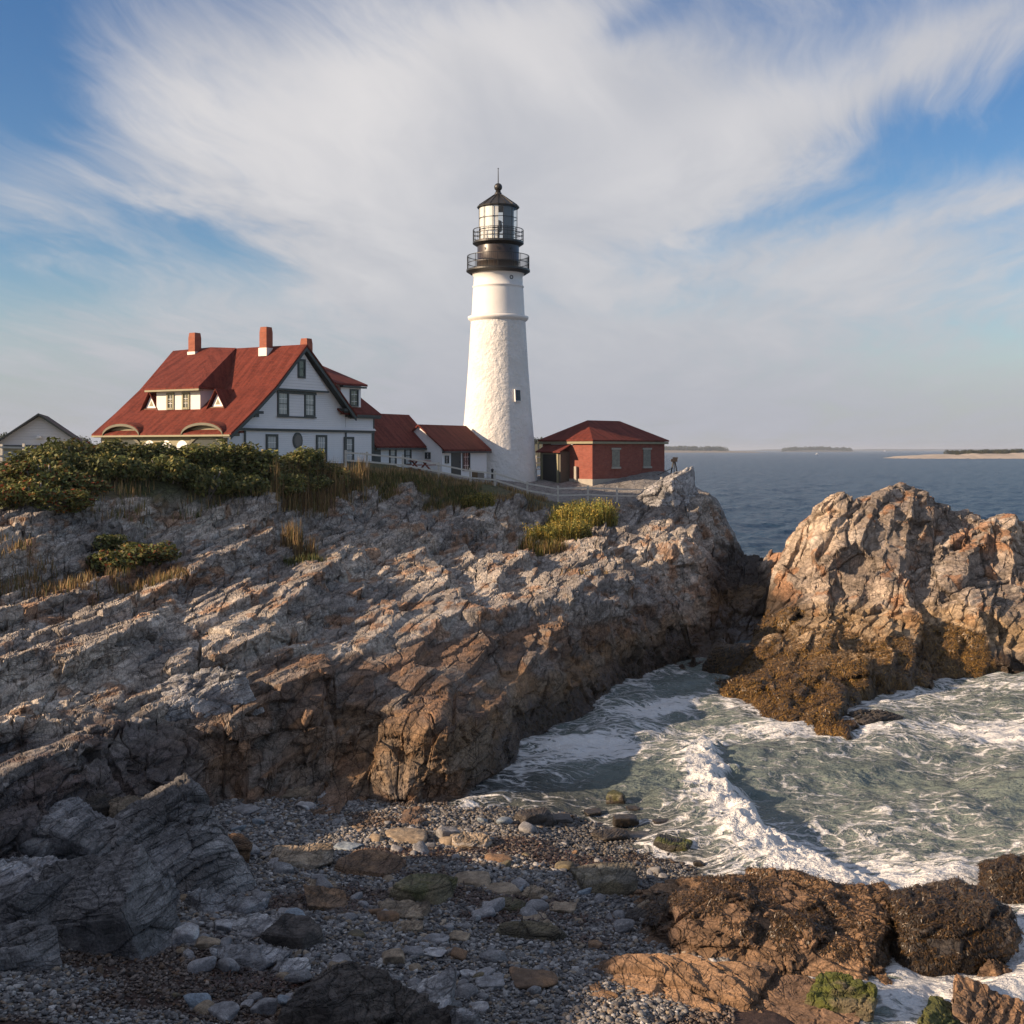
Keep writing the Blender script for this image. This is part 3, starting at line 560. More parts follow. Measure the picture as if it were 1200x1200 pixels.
def build_sea():
    pxs = np.concatenate((np.linspace(-900, 540, 60, endpoint=False), np.arange(540, 1290, 1.6), np.linspace(1290, 2100, 40)))
    pys = np.concatenate((np.arange(1290, 640, -1.1), np.arange(640, 540, -0.7), np.arange(540, 528, -0.25), [527.8, 527.6, 527.45, 527.38]))
    Yr = CZ*FPX/(pys-HZ); a = (pxs-600)/FPX; X = a[None]*Yr[:, None]; Y = np.broadcast_to(Yr[:, None], X.shape).copy()
    x, y = X.ravel(), Y.ravel(); P = np.stack((x, y, 0*x), 1)
    near = sst(140-y, 0, 60); cove = sst(78-y, 0, 8)
    dth = -np.maximum(np.maximum(land(x, y), isle(np.clip(x, 6, 62), np.clip(y, 40, 108))*(x > 8)+(-9)*(x <= 8)), np.where((y < 56) & (x < 12), beach_z(x, y), -9)); dth = np.where(y > 150, 9, dth)
    sh = sst(1.1-dth, 0, 1.0)*(y < 130)
    z = np.zeros_like(x)
    for k in range(26):      # wind waves and swell
        ang = rng.uniform(-0.9, 0.9)+2.6; L = float(np.exp(rng.uniform(math.log(0.8), math.log(16)))); amp = 0.013*L**0.75; ph = rng.uniform(0, 6.28)
        fade = sst(L*900-y, 0, L*400)
        z += amp*np.sin((x*math.cos(ang)+y*math.sin(ang))*6.283/L+ph+2.5*(vnoise(P*0.07+k, 80+k)-0.5)*6.28*0.4)*fade*(0.35+0.65*(1-cove*0.4))
    z += cove*(fbm(P*np.array([0.8, 0.6, 0]), 101, 5)-0.5)*0.5*(1-0.5*sh)
    ds, sd, tt = dist_poly(x, y, CREST); ds = ds*sd           # negative / positive either side of the breaker
    sgn = -1.0
    q = ds*sgn; env = np.sin(np.clip(tt, 0, 1)*math.pi)**0.5
    lump = fbm(P*np.array([1.6, 1.6, 0]), 110, 4)
    q2 = q+(fbm(P*np.array([0.7, 0.7, 0]), 109, 3)-0.5)*1.6
    crest = np.where(q2 > 0, np.exp(-(q2/2.6)**2), np.exp(-(q2/0.55)**2))*env
    z += crest*(0.55+0.55*(lump-0.35))
    foamw = np.where(q2 > 0, np.exp(-(q2/1.2)**2), np.exp(-(q2/0.6)**2))*env
    z += foamw*(fbm(P*np.array([5, 5, 0]), 111, 3)-0.5)*0.35
    z = z-0.12*sh*0+0.02
    cov = 0.49*cove+0.05
    cov += 0.08*sst(0.7-dth, 0, 0.7)*near
    cov += 0.8*foamw
    cov += 0.55*blob(x, y, 2.9, 49.3, 2.4, 1.7, 0)+0.5*blob(x, y, 7.0, 57.5, 3.2, 0.7, 50)-0.06*blob(x, y, 4.0, 44, 4, 3)
    cov += 0.55*blob(x, y, 22.5, 52.5, 3.5, 3.0)+0.35*blob(x, y, 16, 59, 7, 2.2, 15)+0.4*blob(x, y, 12, 53, 6, 1.8)+0.35*blob(x, y, 11.0, 34.5, 3.2, 2.0)+0.4*blob(x, y, 12, 30.0, 3.0, 4)+0.45*blob(x, y, 10, 27, 2.5, 3)
    cov += (fbm(P*np.array([.22, .3, 0]), 140, 3)-.5)*.5*cove; cov -= 0.10*blob(x, y, 12, 44, 4.0, 4.5)+0.2*blob(x, y, 9, 62, 1.6, 5)
    cov += 0.5*blob(x, y, 55, 120, 12, 3)+0.4*blob(x, y, 22, 196, 14, 2.5)+0.4*blob(x, y, 19, 160, 3, 14)
    green = np.clip(cove*0.9+0.25*sst(170-y, 0, 70), 0, 1)
    turb = np.clip(0.75*cov*cove, 0, 1)
    deep = c3(0.020, 0.050, 0.095); gr = c3(0.145, 0.178, 0.165); tu = c3(0.22, 0.26, 0.235)
    c = lerp(np.broadcast_to(deep, (len(x), 3)), np.broadcast_to(gr, (len(x), 3)), green); c = lerp(c, np.broadcast_to(tu, (len(x), 3)), sst(turb, 0.2, 0.8)*0.55)
    shal = sst(0.35-dth, 0, 0.35)*(y < 60)*0.7; c = lerp(c, np.broadcast_to(c3(0.035, 0.035, 0.036), (len(x), 3)), shal)
    P[:, 2] = z
    me = mesh_np('sea', P, grid_faces(len(pys), len(pxs)), c.astype(np.float32), True, {'foam': cov})
    m, t, b = newmat('sea_water'); at_ = t.node('ShaderNodeAttribute', attribute_name='tint'); fo = t.node('ShaderNodeAttribute', attribute_name='foam'); tcn = t.node('ShaderNodeTexCoord'); Pn = tcn.outputs['Object']
    wn = t.node('ShaderNodeTexNoise', ins={'Scale': 0.55, 'Detail': 4.0}); t.l.new(Pn, wn.inputs['Vector'])
    wp = t.node('ShaderNodeVectorMath', operation='MULTIPLY_ADD', ins={1: (2.2, 2.2, 0)}); t.l.new(wn.outputs['Color'], wp.inputs[0]); t.l.new(Pn, wp.inputs[2])
    mp = t.node('ShaderNodeMapping', ins={'Scale': (0.75, 1.5, 0.0), 'Rotation': (0, 0, R(-12))}); t.l.new(wp.outputs[0], mp.inputs[0]); W = mp.outputs[0]
    v1 = t.node('ShaderNodeTexVoronoi', feature='DISTANCE_TO_EDGE', ins={'Scale': 1.25}); t.l.new(W, v1.inputs['Vector'])
    v2 = t.node('ShaderNodeTexVoronoi', feature='DISTANCE_TO_EDGE', ins={'Scale': 3.6}); t.l.new(W, v2.inputs['Vector'])
    n1 = t.noise(W, 1.1, 6, 0.68); n2 = t.noise(W, 5.5, 5, 0.7)
    lace = t.m('MINIMUM', t.m('MULTIPLY', v1.outputs['Distance'], 1.9), t.m('MULTIPLY_ADD', v2.outputs['Distance'], 1.9, 0.08))
    s = t.m('SUBTRACT', t.m('ADD', fo.outputs['Fac'], t.m('MULTIPLY_ADD', n1, 1.1, -0.62)), lace); s = t.m('ADD', s, t.m('MULTIPLY_ADD', n2, 0.5, -0.25))
    F = t.sm(s, 0.33, 0.58)
    setc(t, b, t.mix(F, at_.outputs['Color'], (0.74, 0.74, 0.73)))
    t.l.new(t.m('MULTIPLY_ADD', F, 0.55, 0.26), b.inputs['Roughness']); b.inputs['IOR'].default_value = 1.33; b.inputs['Specular IOR Level'].default_value = 0.14
    ms = t.node('ShaderNodeMapping', ins={'Scale': (1.0, 1.6, 1.0), 'Rotation': (0, 0, R(-20))}); t.l.new(Pn, ms.inputs[0])
    r1 = t.noise(ms.outputs[0], 0.55, 6, 0.62); r2 = t.noise(ms.outputs[0], 3.2, 4, 0.6); r3 = t.noise(ms.outputs[0], 0.09, 4, 0.6)
    h = t.m('ADD', t.m('MULTIPLY', r1, 1.1), t.m('MULTIPLY', r2, 0.16)); h = t.m('ADD', h, t.m('MULTIPLY', r3, 3.5)); h = t.m('ADD', h, t.m('MULTIPLY', F, 0.06)); h = t.m('ADD', h, t.m('MULTIPLY', t.m('MULTIPLY', n2, F), 0.10))
    bump(t, b, h, 1.0, 0.95)
    me.materials.append(m); tag(link('sea', me), kind='structure')
build_sea()
# the air over the water, thin enough that only the far islands pale
hv = np.array([(sx, sy, sz) for sx in (-16000, 16000) for sy in (-300, 46500) for sz in (-7, 62)], np.float32)
hme = mesh_np('haze', hv, np.array([(0,1,3,2),(4,6,7,5),(0,4,5,1),(2,3,7,6),(0,2,6,4),(1,5,7,3)]))
hm = bpy.data.materials.new('haze_air'); hm.use_nodes = True; ht = NT(hm.node_tree); ht.n.clear(); pv_ = ht.node('ShaderNodeVolumePrincipled', ins={'Color': (0.80, 0.88, 1.0, 1), 'Density': 0.00007, 'Anisotropy': 0.2}); ho_ = ht.node('ShaderNodeOutputMaterial'); ht.l.new(pv_.outputs[0], ho_.inputs['Volume'])
hme.materials.append(hm); tag(link('haze', hme), kind='stuff')

# ------------------------------------------------------------------ buildings
class MB:
    """collects faces and writes them as ONE mesh; uv runs in metres along each face"""
    def __init__(s): s.v = []; s.f = []; s.sm = []
    def poly(s, pts, smooth=False):
        b = len(s.v); s.v += [tuple(p) for p in pts]; s.f.append(tuple(range(b, b+len(pts)))); s.sm.append(smooth); return s
    def box(s, x0, x1, y0, y1, z0, z1):
        p = [(x0,y0,z0),(x1,y0,z0),(x1,y1,z0),(x0,y1,z0),(x0,y0,z1),(x1,y0,z1),(x1,y1,z1),(x0,y1,z1)]
        for q in ((0,3,2,1),(4,5,6,7),(0,1,5,4),(1,2,6,5),(2,3,7,6),(3,0,4,7)): s.poly([p[i] for i in q])
        return s
    def prism(s, pts, off):
        """a flat polygon given thickness along off"""
        o = Vector(off); a = [Vector(p) for p in pts]; n = (a[1]-a[0]).cross(a[2]-a[0])
        if n.dot(o) > 0: a = a[::-1]
        b = [p+o for p in a]; s.poly(a); s.poly(b[::-1]); k = len(a)
        for i in range(k): s.poly([a[(i+1) % k], a[i], b[i], b[(i+1) % k]])
        return s
    def bar(s, p, q, w_, h=None, up=(0,0,1)):
        p, q = Vector(p), Vector(q); d = (q-p).normalized(); u = Vector(up); sd = d.cross(u)
        if sd.length < 1e-4: sd = d.cross(Vector((1,0,0)))
        sd.normalize(); u = sd.cross(d); h = h or w_; c = [sd*(a*w_/2)+u*(b*h/2) for a, b in ((-1,-1),(1,-1),(1,1),(-1,1))]
        A = [p+k for k in c]; B = [q+k for k in c]; s.poly(A); s.poly(B[::-1])
        for i in range(4): s.poly([A[(i+1)%4], A[i], B[i], B[(i+1)%4]])
        return s
    def lathe(s, prof, cx=0, cy=0, n=48, a0=0, a1=2*math.pi, smooth=True):
        """prof: (radius, z) from the bottom up"""
        for k in range(n):
            a, b = a0+(a1-a0)*k/n, a0+(a1-a0)*(k+1)/n
            for (r0, z0), (r1, z1) in zip(prof, prof[1:]):
                q = [(cx+r0*math.cos(a), cy+r0*math.sin(a), z0), (cx+r0*math.cos(b), cy+r0*math.sin(b), z0), (cx+r1*math.cos(b), cy+r1*math.sin(b), z1), (cx+r1*math.cos(a), cy+r1*math.sin(a), z1)]
                if r0 < 1e-5: q = q[1:] if False else [q[0], q[2], q[3]]
                elif r1 < 1e-5: q = q[:3]
                s.poly(q, smooth)
        return s
    def build(s, name, mat, parent=None, weld=False, bevel=0.0):
        me = bpy.data.meshes.new(name); me.from_pydata(s.v, [], s.f); uv = me.uv_layers.new(name='uv')
        for p in me.polygons:
            n = p.normal; t = Vector((0,0,1)).cross(n)
            t = Vector((1,0,0)) if t.length < 1e-3 else t.normalized(); b = n.cross(t); p.use_smooth = s.sm[p.index]
            for li in p.loop_indices:
                co = me.vertices[me.loops[li].vertex_index].co; uv.data[li].uv = (co.dot(t), co.dot(b))
        if weld:
            import bmesh
            bm = bmesh.new(); bm.from_mesh(me); bmesh.ops.remove_doubles(bm, verts=bm.verts, dist=1e-4); bm.to_mesh(me); bm.free()
        me.materials.append(mat); return link(name, me, parent)
def window(parent, axis, c, off, z0, z1, wd, sgn, panes=(2, 4), trim=TRIM, glass=PANE, fw=0.11, name='window', label=None):
    """sash window on a wall; axis 'x': wall runs along local x and faces -y (sgn -1) or +y; axis 'y': wall runs along y and faces x"""
    def B(mb, a0, a1, d0, d1, zz0, zz1):
        d0, d1 = sorted((off+sgn*d0, off+sgn*d1))
        mb.box(a0, a1, d0, d1, zz0, zz1) if axis == 'x' else mb.box(d0, d1, a0, a1, zz0, zz1)
    f = MB(); h = wd/2
    B(f, c-h-fw, c-h, 0.003, 0.07, z0-fw, z1+fw); B(f, c+h, c+h+fw, 0.003, 0.07, z0-fw, z1+fw); B(f, c-h, c+h, 0.003, 0.07, z1, z1+fw); B(f, c-h, c+h, 0.003, 0.09, z0-fw, z0)
    B(f, c-h, c+h, 0.012, 0.045, (z0+z1)/2-0.025, (z0+z1)/2+0.025)
    o = f.build(name, trim, parent)
    if label: o['label'] = label
    g = MB(); B(g, c-h, c+h, 0.004, 0.018, z0, z1); g.build('pane', glass, o)
    mn = MB(); nx, nz = panes
    for i in range(1, nx): x = c-h+wd*i/nx; B(mn, x-0.012, x+0.012, 0.0185, 0.034, z0, z1)
    for j in range(1, nz):
        z = z0+(z1-z0)*j/nz
        for i in range(nx): B(mn, c-h+wd*i/nx+0.0125, c-h+wd*(i+1)/nx-0.0125, 0.0185, 0.032, z-0.012, z+0.012)
    mn.build('muntin', WHITE, o); return o

# --- keeper's house: local x runs along the white gable wall, local y back along the red roof
TH = 59.25
house = empty('keepers_house', (-17.53, 76.0, 0), R(TH))
tag(house, "large white keeper's house with steep red roof, three brick chimneys and dark green trim", 'house')
L = 11.5; RX = 6.77; RZ = 18.95
lprof = [(-0.35, 13.02), (1.6, 14.42), (3.78, 16.12), (RX, RZ)]; rprof = [(RX, RZ), (10.05, 16.2), (11.2, 15.2), (12.1, 14.45)]
wl = MB()
wl.poly([(0.05,0,10.2),(11.6,0,10.2),(11.6,0,14.75),(10.0,0,16.05),(6.77,0,18.75),(3.78,0,15.95),(1.6,0,14.25),(0.05,0,13.1)])
wl.poly([(0.05,L-.2,10.2),(0.05,L-.2,13.1),(1.6,L-.2,14.25),(3.78,L-.2,15.95),(6.77,L-.2,18.75),(10,L-.2,16.05),(11.6,L-.2,14.75),(11.6,L-.2,10.2)])
wl.poly([(11.6,0,10.2),(11.6,L-.2,10.2),(11.6,L-.2,14.75),(11.6,0,14.75)])
wl.box(11.62,14.76,-0.02,8.4,10.2,14.5)
wl.build('wall', CLAP, house)
fw_ = MB(); fw_.box(0.06,0.45,0.1,L-0.3,10.2,12.95); o = fw_.build('porch_wall', OLIVE, house)
# upper gable that juts out a little, and a flared skirt band
ug = MB(); ug.prism([(4.0,-0.28,15.98),(9.35,-0.28,15.98),(6.77,-0.28,18.5)], (0,0.277,0)); ug.build('upper_gable', SHW, house)
sk = MB(); sk.prism([(0.62,-0.003,13.55),(0.62,-0.2,13.36),(0.62,-0.003,13.36)], (14.28,0,0)); sk.build('skirt_band', SHW, house)
tr = MB()
tr.box(0.38,14.82,-0.14,-0.025,13.20,13.355); tr.box(11.55,14.85,-0.12,-0.025,14.28,14.5)
for x in (1.55, 11.62, 14.66): tr.box(x-0.08,x+0.08,-0.06,-0.024,10.2,13.19)
tr.box(14.763,14.86,-0.06,0.2,10.2,14.26)
for x0, z0, w_ in ((2.3,14.42,0.8),(11.3,14.82,0.95)): tr.box(x0-w_*0.5,x0+w_*0.5,-0.55,-0.003,z0-0.16,z0+0.02); tr.box(x0-w_*0.25,x0+w_*0.25,-0.35,-0.003,z0-0.36,z0-0.162)
tr.box(3.9,9.45,-0.33,-0.283,15.86,15.975)
tr.build('trim', TRIM, house)
bg_ = MB()
def barge(prof, y, wd, th):
    for (x0, z0), (x1, z1) in zip(prof, prof[1:]): bg_.prism([(x0,y,z0-0.06),(x1,y,z1-0.06),(x1,y,z1-0.06-wd),(x0,y,z0-0.06-wd)], (0,th,0))
barge(lprof, -0.62, 0.36, 0.1); barge(rprof, -0.62, 0.36, 0.1); bg_.build('bargeboard', TRIM, house)
sf = MB()
for (x0, z0), (x1, z1) in zip(rprof, rprof[1:]): sf.prism([(x0,-0.5,z0-0.2),(x1,-0.5,z1-0.2),(x1,-0.01,z1-0.2),(x0,-0.01,z0-0.2)], (0,0,-0.08))
for (x0, z0), (x1, z1) in zip(lprof, lprof[1:]): sf.prism([(x0,-0.5,z0-0.2),(x1,-0.5,z1-0.2),(x1,-0.01,z1-0.2),(x0,-0.01,z0-0.2)], (0,0,-0.08))
sf.build('soffit', TRIM, house)
rf = MB()
def slab(q, t=0.14): rf.prism(q, (0,0,-t))
for prof in (lprof, rprof):
    for (x0, z0), (x1, z1) in zip(prof, prof[1:]): slab([(x0,-0.66,z0),(x1,-0.66,z1),(x1,L+0.25,z1),(x0,L+0.25,z0)])
roof = rf.build('roof', RED, house)
# rear cross wing with its own hipped roof
r2 = MB(); e0 = 14.55; r2.prism([(10.9,-0.35,e0),(15.35,-0.35,e0),(13.2,3.4,18.0),(8.6,3.4,18.0)], (0,0,-0.12)); r2.prism([(15.35,-0.35,e0),(15.35,8.8,e0),(13.2,6.0,18.0),(13.2,3.4,18.0)], (0,0,-0.12))
r2.prism([(13.2,3.4,18.0),(13.2,6.0,18.0),(8.6,6.0,18.0),(8.6,3.4,18.0)], (0,0,-0.12)); r2.build('rear_roof', RED2, house)
cn = MB(); cn.box(11.7,15.32,-0.36,-0.13,14.34,14.46); cn.box(11.7,15.3,-0.28,-0.125,14.22,14.338); cn.build('cornice', TRIM, house)
# dormer on the rear wing, facing the same way as the gable
dm = MB(); dm.box(11.3,13.55,0.15,3.0,14.9,16.55); d1_ = dm.build('dormer', WHITE, house); d1_['label'] = 'white box dormer on the rear roof'
window(d1_, 'x', 12.75, 0.15, 15.15, 16.15, 0.72, -1, (2, 4))
dr = MB(); dr.prism([(10.4,-0.15,16.62),(13.95,-0.15,16.62),(13.0,3.4,18.12),(8.3,3.4,18.35)], (0,0,-0.14)); dr.build('dormer_roof', RED2, d1_)
dt_ = MB(); dt_.box(11.2,13.9,-0.13,0.145,16.34,16.46); dt_.build('dormer_trim', TRIM, d1_)
# front dormer
dz0, dz1, dx0 = 14.55, 15.95, 1.85
fd = MB(); fd.box(dx0,5.0,4.1,8.05,14.3,15.93); fdo = fd.build('dormer', CREAM, house); fdo['label'] = 'wide cream dormer with two windows on the sunny roof'
for y in (5.35, 6.75): window(fdo, 'y', y, dx0, 14.75, 15.6, 0.42, -1, (2, 3), OLIVE, PANE, 0.13)
fr_ = MB(); E_ = 16.05
ev0, ev1 = (1.35, 3.75, E_), (1.35, 8.6, E_); rg0, rg1 = (6.72, 7.9, 19.12), (6.72, 11.6, 19.02); mr0, mrb = (6.72, 5.6, 19.0), (2.9, 3.75, 15.5)
fr_.prism([ev0, rg0, rg1, ev1], (0,0,-0.13)); fr_.build('dormer_roof', RED, fdo)
fs = MB(); fs.prism([ev0, (3.75,3.75,16.05), (6.72,5.6,18.97), rg0], (0,0,-0.12)); fs.prism([ev1, (3.75,8.6,16.05), (6.72,11.6,18.97)], (0,0,-0.12)); fs.build('dormer_hip', RED, fdo)
ft = MB(); ft.box(1.33,1.46,3.72,8.62,15.80,15.915); ft.box(1.46,1.83,3.8,8.55,15.80,15.86); ft.build('dormer_eave', OLIVE, fdo)
# two small triangular vents in the roof
for y in (2.75, 8.75):
    tv = MB(); x0 = 2.05; zc = 14.72
    tv.prism([(x0,y-0.55,zc),(x0,y+0.55,zc),(x0,y,zc+0.95)], (0.06,0,0)); v = tv.build('roof_vent', WHITE, house)
    tb = MB(); tb.prism([(x0-0.012,y-0.2,zc+0.18),(x0-0.012,y+0.2,zc+0.18),(x0-0.012,y,zc+0.55)], (0.011,0,0)); tb.build('louvre', OLIVE, v)
    tr_ = MB(); A_, B_, C_, D_ = (x0-0.25,y-0.8,zc-0.06), (x0-0.25,y,zc+1.2), (x0+1.75,y,zc+1.2), (x0+0.2,y-0.8,zc-0.06)
    tr_.prism([A_, B_, C_, D_], (0,0,-0.08)); tr_.prism([(x0-0.25,y+0.8,zc-0.06), B_, C_, (x0+0.2,y+0.8,zc-0.06)], (0,0,-0.08)); tr_.build('vent_roof', RED, v)
    ts = MB(); ts.box(x0-0.1,x0+0.05,y-0.68,y+0.68,zc-0.12,zc-0.003); ts.build('vent_sill', OLIVE, v)
# eyebrow arches of the porch
for yc, hw in ((8.95, 1.45), (1.75, 1.5)):
    eb = MB(); n = 14; pts = []
    for k in range(n+1):
        a = math.pi*k/n; pts.append((yc-hw*math.cos(a)*1.18, 12.96+0.72*math.sin(a)))
    for (y0, z0), (y1, z1) in zip(pts, pts[1:]): eb.prism([(-0.42,y0,z0),(-0.42,y1,z1),(1.1,y1,z1+0.05),(1.1,y0,z0+0.05)], (0,0,-0.16))
    br_ = eb.build('eyebrow_eave', OLIVED, house)
    es = MB()
    for (y0, z0), (y1, z1) in zip(pts, pts[1:]): es.prism([(-0.38,y0,z0+0.004),(-0.38,y1,z1+0.004),(1.6,y1,z1+0.10),(1.6,y0,z0+0.10)], (0,0,0.06))
    es.build('eyebrow_roof', RED, br_)
    ar = MB(); p2 = [(yc-hw*math.cos(math.pi*k/n), 11.78+1.05*math.sin(math.pi*k/n)) for k in range(n+1)]; p1 = [(yc-(hw+.22)*math.cos(math.pi*k/n), 11.78+1.22*math.sin(math.pi*k/n)) for k in range(n+1)]
    for k in range(n): ar.prism([(-0.08,p1[k][0],p1[k][1]),(-0.08,p1[k+1][0],p1[k+1][1]),(-0.08,p2[k+1][0],p2[k+1][1]),(-0.08,p2[k][0],p2[k][1])], (0.13,0,0))
    ar.build('porch_arch', OLIVED, house)
    ty = MB(); ty.prism([(-0.03,y_,z_-.17) for y_, z_ in pts]+[(-0.03,pts[-1][0],12.7),(-0.03,pts[0][0],12.7)], (0.075,0,0)); ty.build('arch_wall', OLIVE, house)
    ho = MB(); ho.prism([(0.0,p[0],p[1]) for p in p2], (0.055,0,0)); ho.build('porch_opening', PANE, house)
ev = MB(); ev.box(-0.42,-0.3,-0.6,L+0.2,12.82,12.93); ev.box(-0.3,0.04,-0.5,L+0.1,12.8,12.86); ev.build('eave_board', OLIVE, house)
for y in (6.75, 5.25, 3.85):
    aw = MB(); n = 10; aw.prism([(0.02,y-0.5,10.9)]+[(0.02,y-0.5*math.cos(math.pi*k/n),12.1+0.5*math.sin(math.pi*k/n)) for k in range(n+1)]+[(0.02,y+0.5,10.9)], (0.036,0,0)); o = aw.build('arched_window', WHITE, house)
    ap = MB(); ap.prism([(0.008,y-0.3,11.0)]+[(0.008,y-0.3*math.cos(math.pi*k/n),11.85+0.3*math.sin(math.pi*k/n)) for k in range(n+1)]+[(0.008,y+0.3,11.0)], (0.011,0,0)); ap.build('pane', PANE, o)
# gable windows
for x in (5.12, 7.78): window(house, 'x', x, 0, 14.32, 15.66, 0.82, -1, (3, 4), TRIM, PALEPANE, 0.14)
pn = MB(); pn.box(5.72,7.18,-0.03,-0.003,14.2,15.72); pn.build('wall_panel', SHW, house)
hd = MB(); hd.box(4.5,8.4,-0.1,-0.072,15.66,15.85); hd.box(4.5,8.4,-0.1,-0.073,14.10,14.20); hd.build('window_head', TRIM, house)
window(house, 'x', 6.62, -0.283, 16.85, 17.85, 0.5, -1, (1, 2), TRIM, PANE, 0.13)
for x in (4.05, 9.0): window(house, 'x', x, 0, 11.3, 12.85, 0.84, -1, (4, 4), TRIM, PALEPANE, 0.15)
window(house, 'x', 11.95, -0.02, 11.2, 12.75, 0.8, -1, (3, 4), TRIM, PALEPANE, 0.15)
ow = MB(); n = 14; ow.prism([(6.55+0.5*math.cos(2*math.pi*k/n),-0.05,12.6+0.55*math.sin(2*math.pi*k/n)) for k in range(n)], (0,0.046,0)); o = ow.build('round_window', TRIM, house)
op_ = MB(); op_.prism([(6.55+0.36*math.cos(2*math.pi*k/n),-0.06,12.6+0.4*math.sin(2*math.pi*k/n)) for k in range(n)], (0,0.009,0)); op_.build('pane', PANE, o)
# chimneys
def chimney(x, y, z0, z1, w_, lab):
    c = MB(); h = w_/2; z2 = z1-0.35
    c.box(x-h,x+h,y-h,y+h,z0,z2); c.poly([(x-h,y-h,z2),(x+h,y-h,z2),(x+h*.86,y-h*.86,z1),(x-h*.86,y-h*.86,z1)])
    for s_ in ((1,-1,1,1),(1,1,-1,1),(-1,1,-1,-1)):
        c.poly([(x+h*s_[0],y+h*s_[1],z2),(x+h*s_[2],y+h*s_[3],z2),(x+.86*h*s_[2],y+.86*h*s_[3],z1),(x+.86*h*s_[0],y+.86*h*s_[1],z1)])
    c.poly([(x-.86*h,y-.86*h,z1),(x+.86*h,y-.86*h,z1),(x+.86*h,y+.86*h,z1),(x-.86*h,y+.86*h,z1)])
    o = c.build('chimney', CHIM, house); o['label'] = lab
    fl = MB(); fl.box(x-h-.05,x+h+.05,y-h-.05,y+h+.05,z0,z0+0.55); fl.build('flashing', CREAM, o)
chimney(6.25, 9.0, 18.25, 20.12, 0.62, 'brick chimney at the far end of the ridge'); chimney(6.3, 2.5, 18.25, 20.2, 0.62, 'brick chimney near the gable end of the ridge'); chimney(11.25, 3.2, 16.8, 19.85, 0.62, 'brick chimney on the rear roof')

# --- low white passage between house and tower
def gabled(x0, x1, yd, zb, ze, zr, over=0.35, curve=False):
    """walls and roof of a small building: front wall at y=0, ridge along x"""
    ym = yd/2; wl = MB(); wl.poly([(x0,0,zb),(x1,0,zb),(x1,0,ze),(x0,0,ze)]); wl.poly([(x1,yd,zb),(x0,yd,zb),(x0,yd,ze),(x1,yd,ze)])
    wl.poly([(x0,yd,zb),(x0,0,zb),(x0,0,ze),(x0,ym,zr-0.12),(x0,yd,ze)]); wl.poly([(x1,0,zb),(x1,yd,zb),(x1,yd,ze),(x1,ym,zr-0.12),(x1,0,ze)])
    rf = MB(); sl = (zr-ze)/ym; e = over
    rf.prism([(x0-e*.6,-e,ze-e*sl+.05),(x1+e*.6,-e,ze-e*sl+.05),(x1+e*.6,ym,zr),(x0-e*.6,ym,zr)], (0,0,-0.13)); rf.prism([(x0-e*.6,yd+e,ze-e*sl+.05),(x1+e*.6,yd+e,ze-e*sl+.05),(x1+e*.6,ym,zr),(x0-e*.6,ym,zr)], (0,0,-0.13))
    fa = MB(); fa.box(x0-e*.5,x1+e*.5,-e-.04,-e+.04,ze-e*sl-.22,ze-e*sl-.085); fa.box(x0,x1,-e+.042,-.003,ze-e*sl-.2,ze-e*sl-.12)
    return wl, rf, fa
wing = empty('passage_wing', (-10.0, 89.6, 0), R(TH)); tag(wing, 'long low white wing under a plain dark red roof, joined to the big house', 'building')
a, b, c = gabled(0, 7.35, 4.6, 10.0, 12.55, 14.75); a.build('wall', CLAP, wing); b.build('roof', RED2, wing); c.build('fascia', TRIM, wing)
for x in (2.25, 4.15): window(wing, 'x', x, 0, 10.95, 12.15, 0.62, -1, (3, 4), TRIM, PALEPANE, 0.13)
sh_ = MB(); sh_.box(0.0,0.75,-0.05,-0.003,10.3,12.3); sh_.build('shutter', TRIM, wing)
shed = empty('entry_shed', (-5.32, 94.0, 0), R(TH)); tag(shed, 'small white shed with a grey door and red gable roof against the tower', 'shed')
a, b, c = gabled(0, 6.4, 4.2, 9.6, 12.25, 13.95); a.build('wall', WHITE, shed); b.build('roof', RED2, shed); c.build('fascia', TRIM, shed)
ds_ = MB(); ds_.box(1.25,2.55,-0.06,-0.003,10.0,12.05); o = ds_.build('door', TRIM, shed); dh = MB(); dh.box(2.35,2.42,-0.1,-0.062,10.95,11.1); dh.build('handle', BLACK, o)
window(shed, 'x', 3.35, 0, 10.45, 11.75, 0.85, -1, (3, 4), TRIM, PANE, 0.10); window(shed, 'x', 0.62, 0, 11.0, 11.5, 0.42, -1, (2, 2), TRIM, PANE, 0.05)
window(shed, 'y', 1.3, 0, 11.35, 11.75, 0.4, -1, (2, 2), TRIM, PANE, 0.05)

# --- lighthouse
TX, TY = -1.15, 103.0; TS = TY/FPX
def tz(py): return CZ-(py-HZ)*TS
lh = empty('lighthouse', (TX, TY, 0)); tag(lh, 'tall tapering white lighthouse tower with a black lantern on top', 'lighthouse')
sh = MB(); sh.lathe([(3.36,9.0),(3.28,tz(561)),(3.02,tz(520)),(2.74,tz(475)),(2.5,tz(430)),(2.33,tz(390)),(2.27,tz(376.5))], n=96); shaft = sh.build('shaft', STUCCO, lh, True)
bl = MB(); bl.lathe([(2.27,tz(377.5)),(2.42,tz(375.5)),(2.52,tz(374)),(2.53,tz(371.5)),(2.3,tz(370.5))], n=72); bl.build('belt_course', SMOOTHW, lh, True)
us = MB(); us.lathe([(2.22,tz(372)),(2.10,tz(340)),(2.08,tz(337.6)),(2.14,tz(337)),(2.14,tz(335.6)),(2.05,tz(335)),(2.03,tz(324)),(2.14,tz(323)),(2.2,tz(320.5)),(2.36,tz(318.4))], n=72); us.build('upper_shaft', SMOOTHW, lh, True)
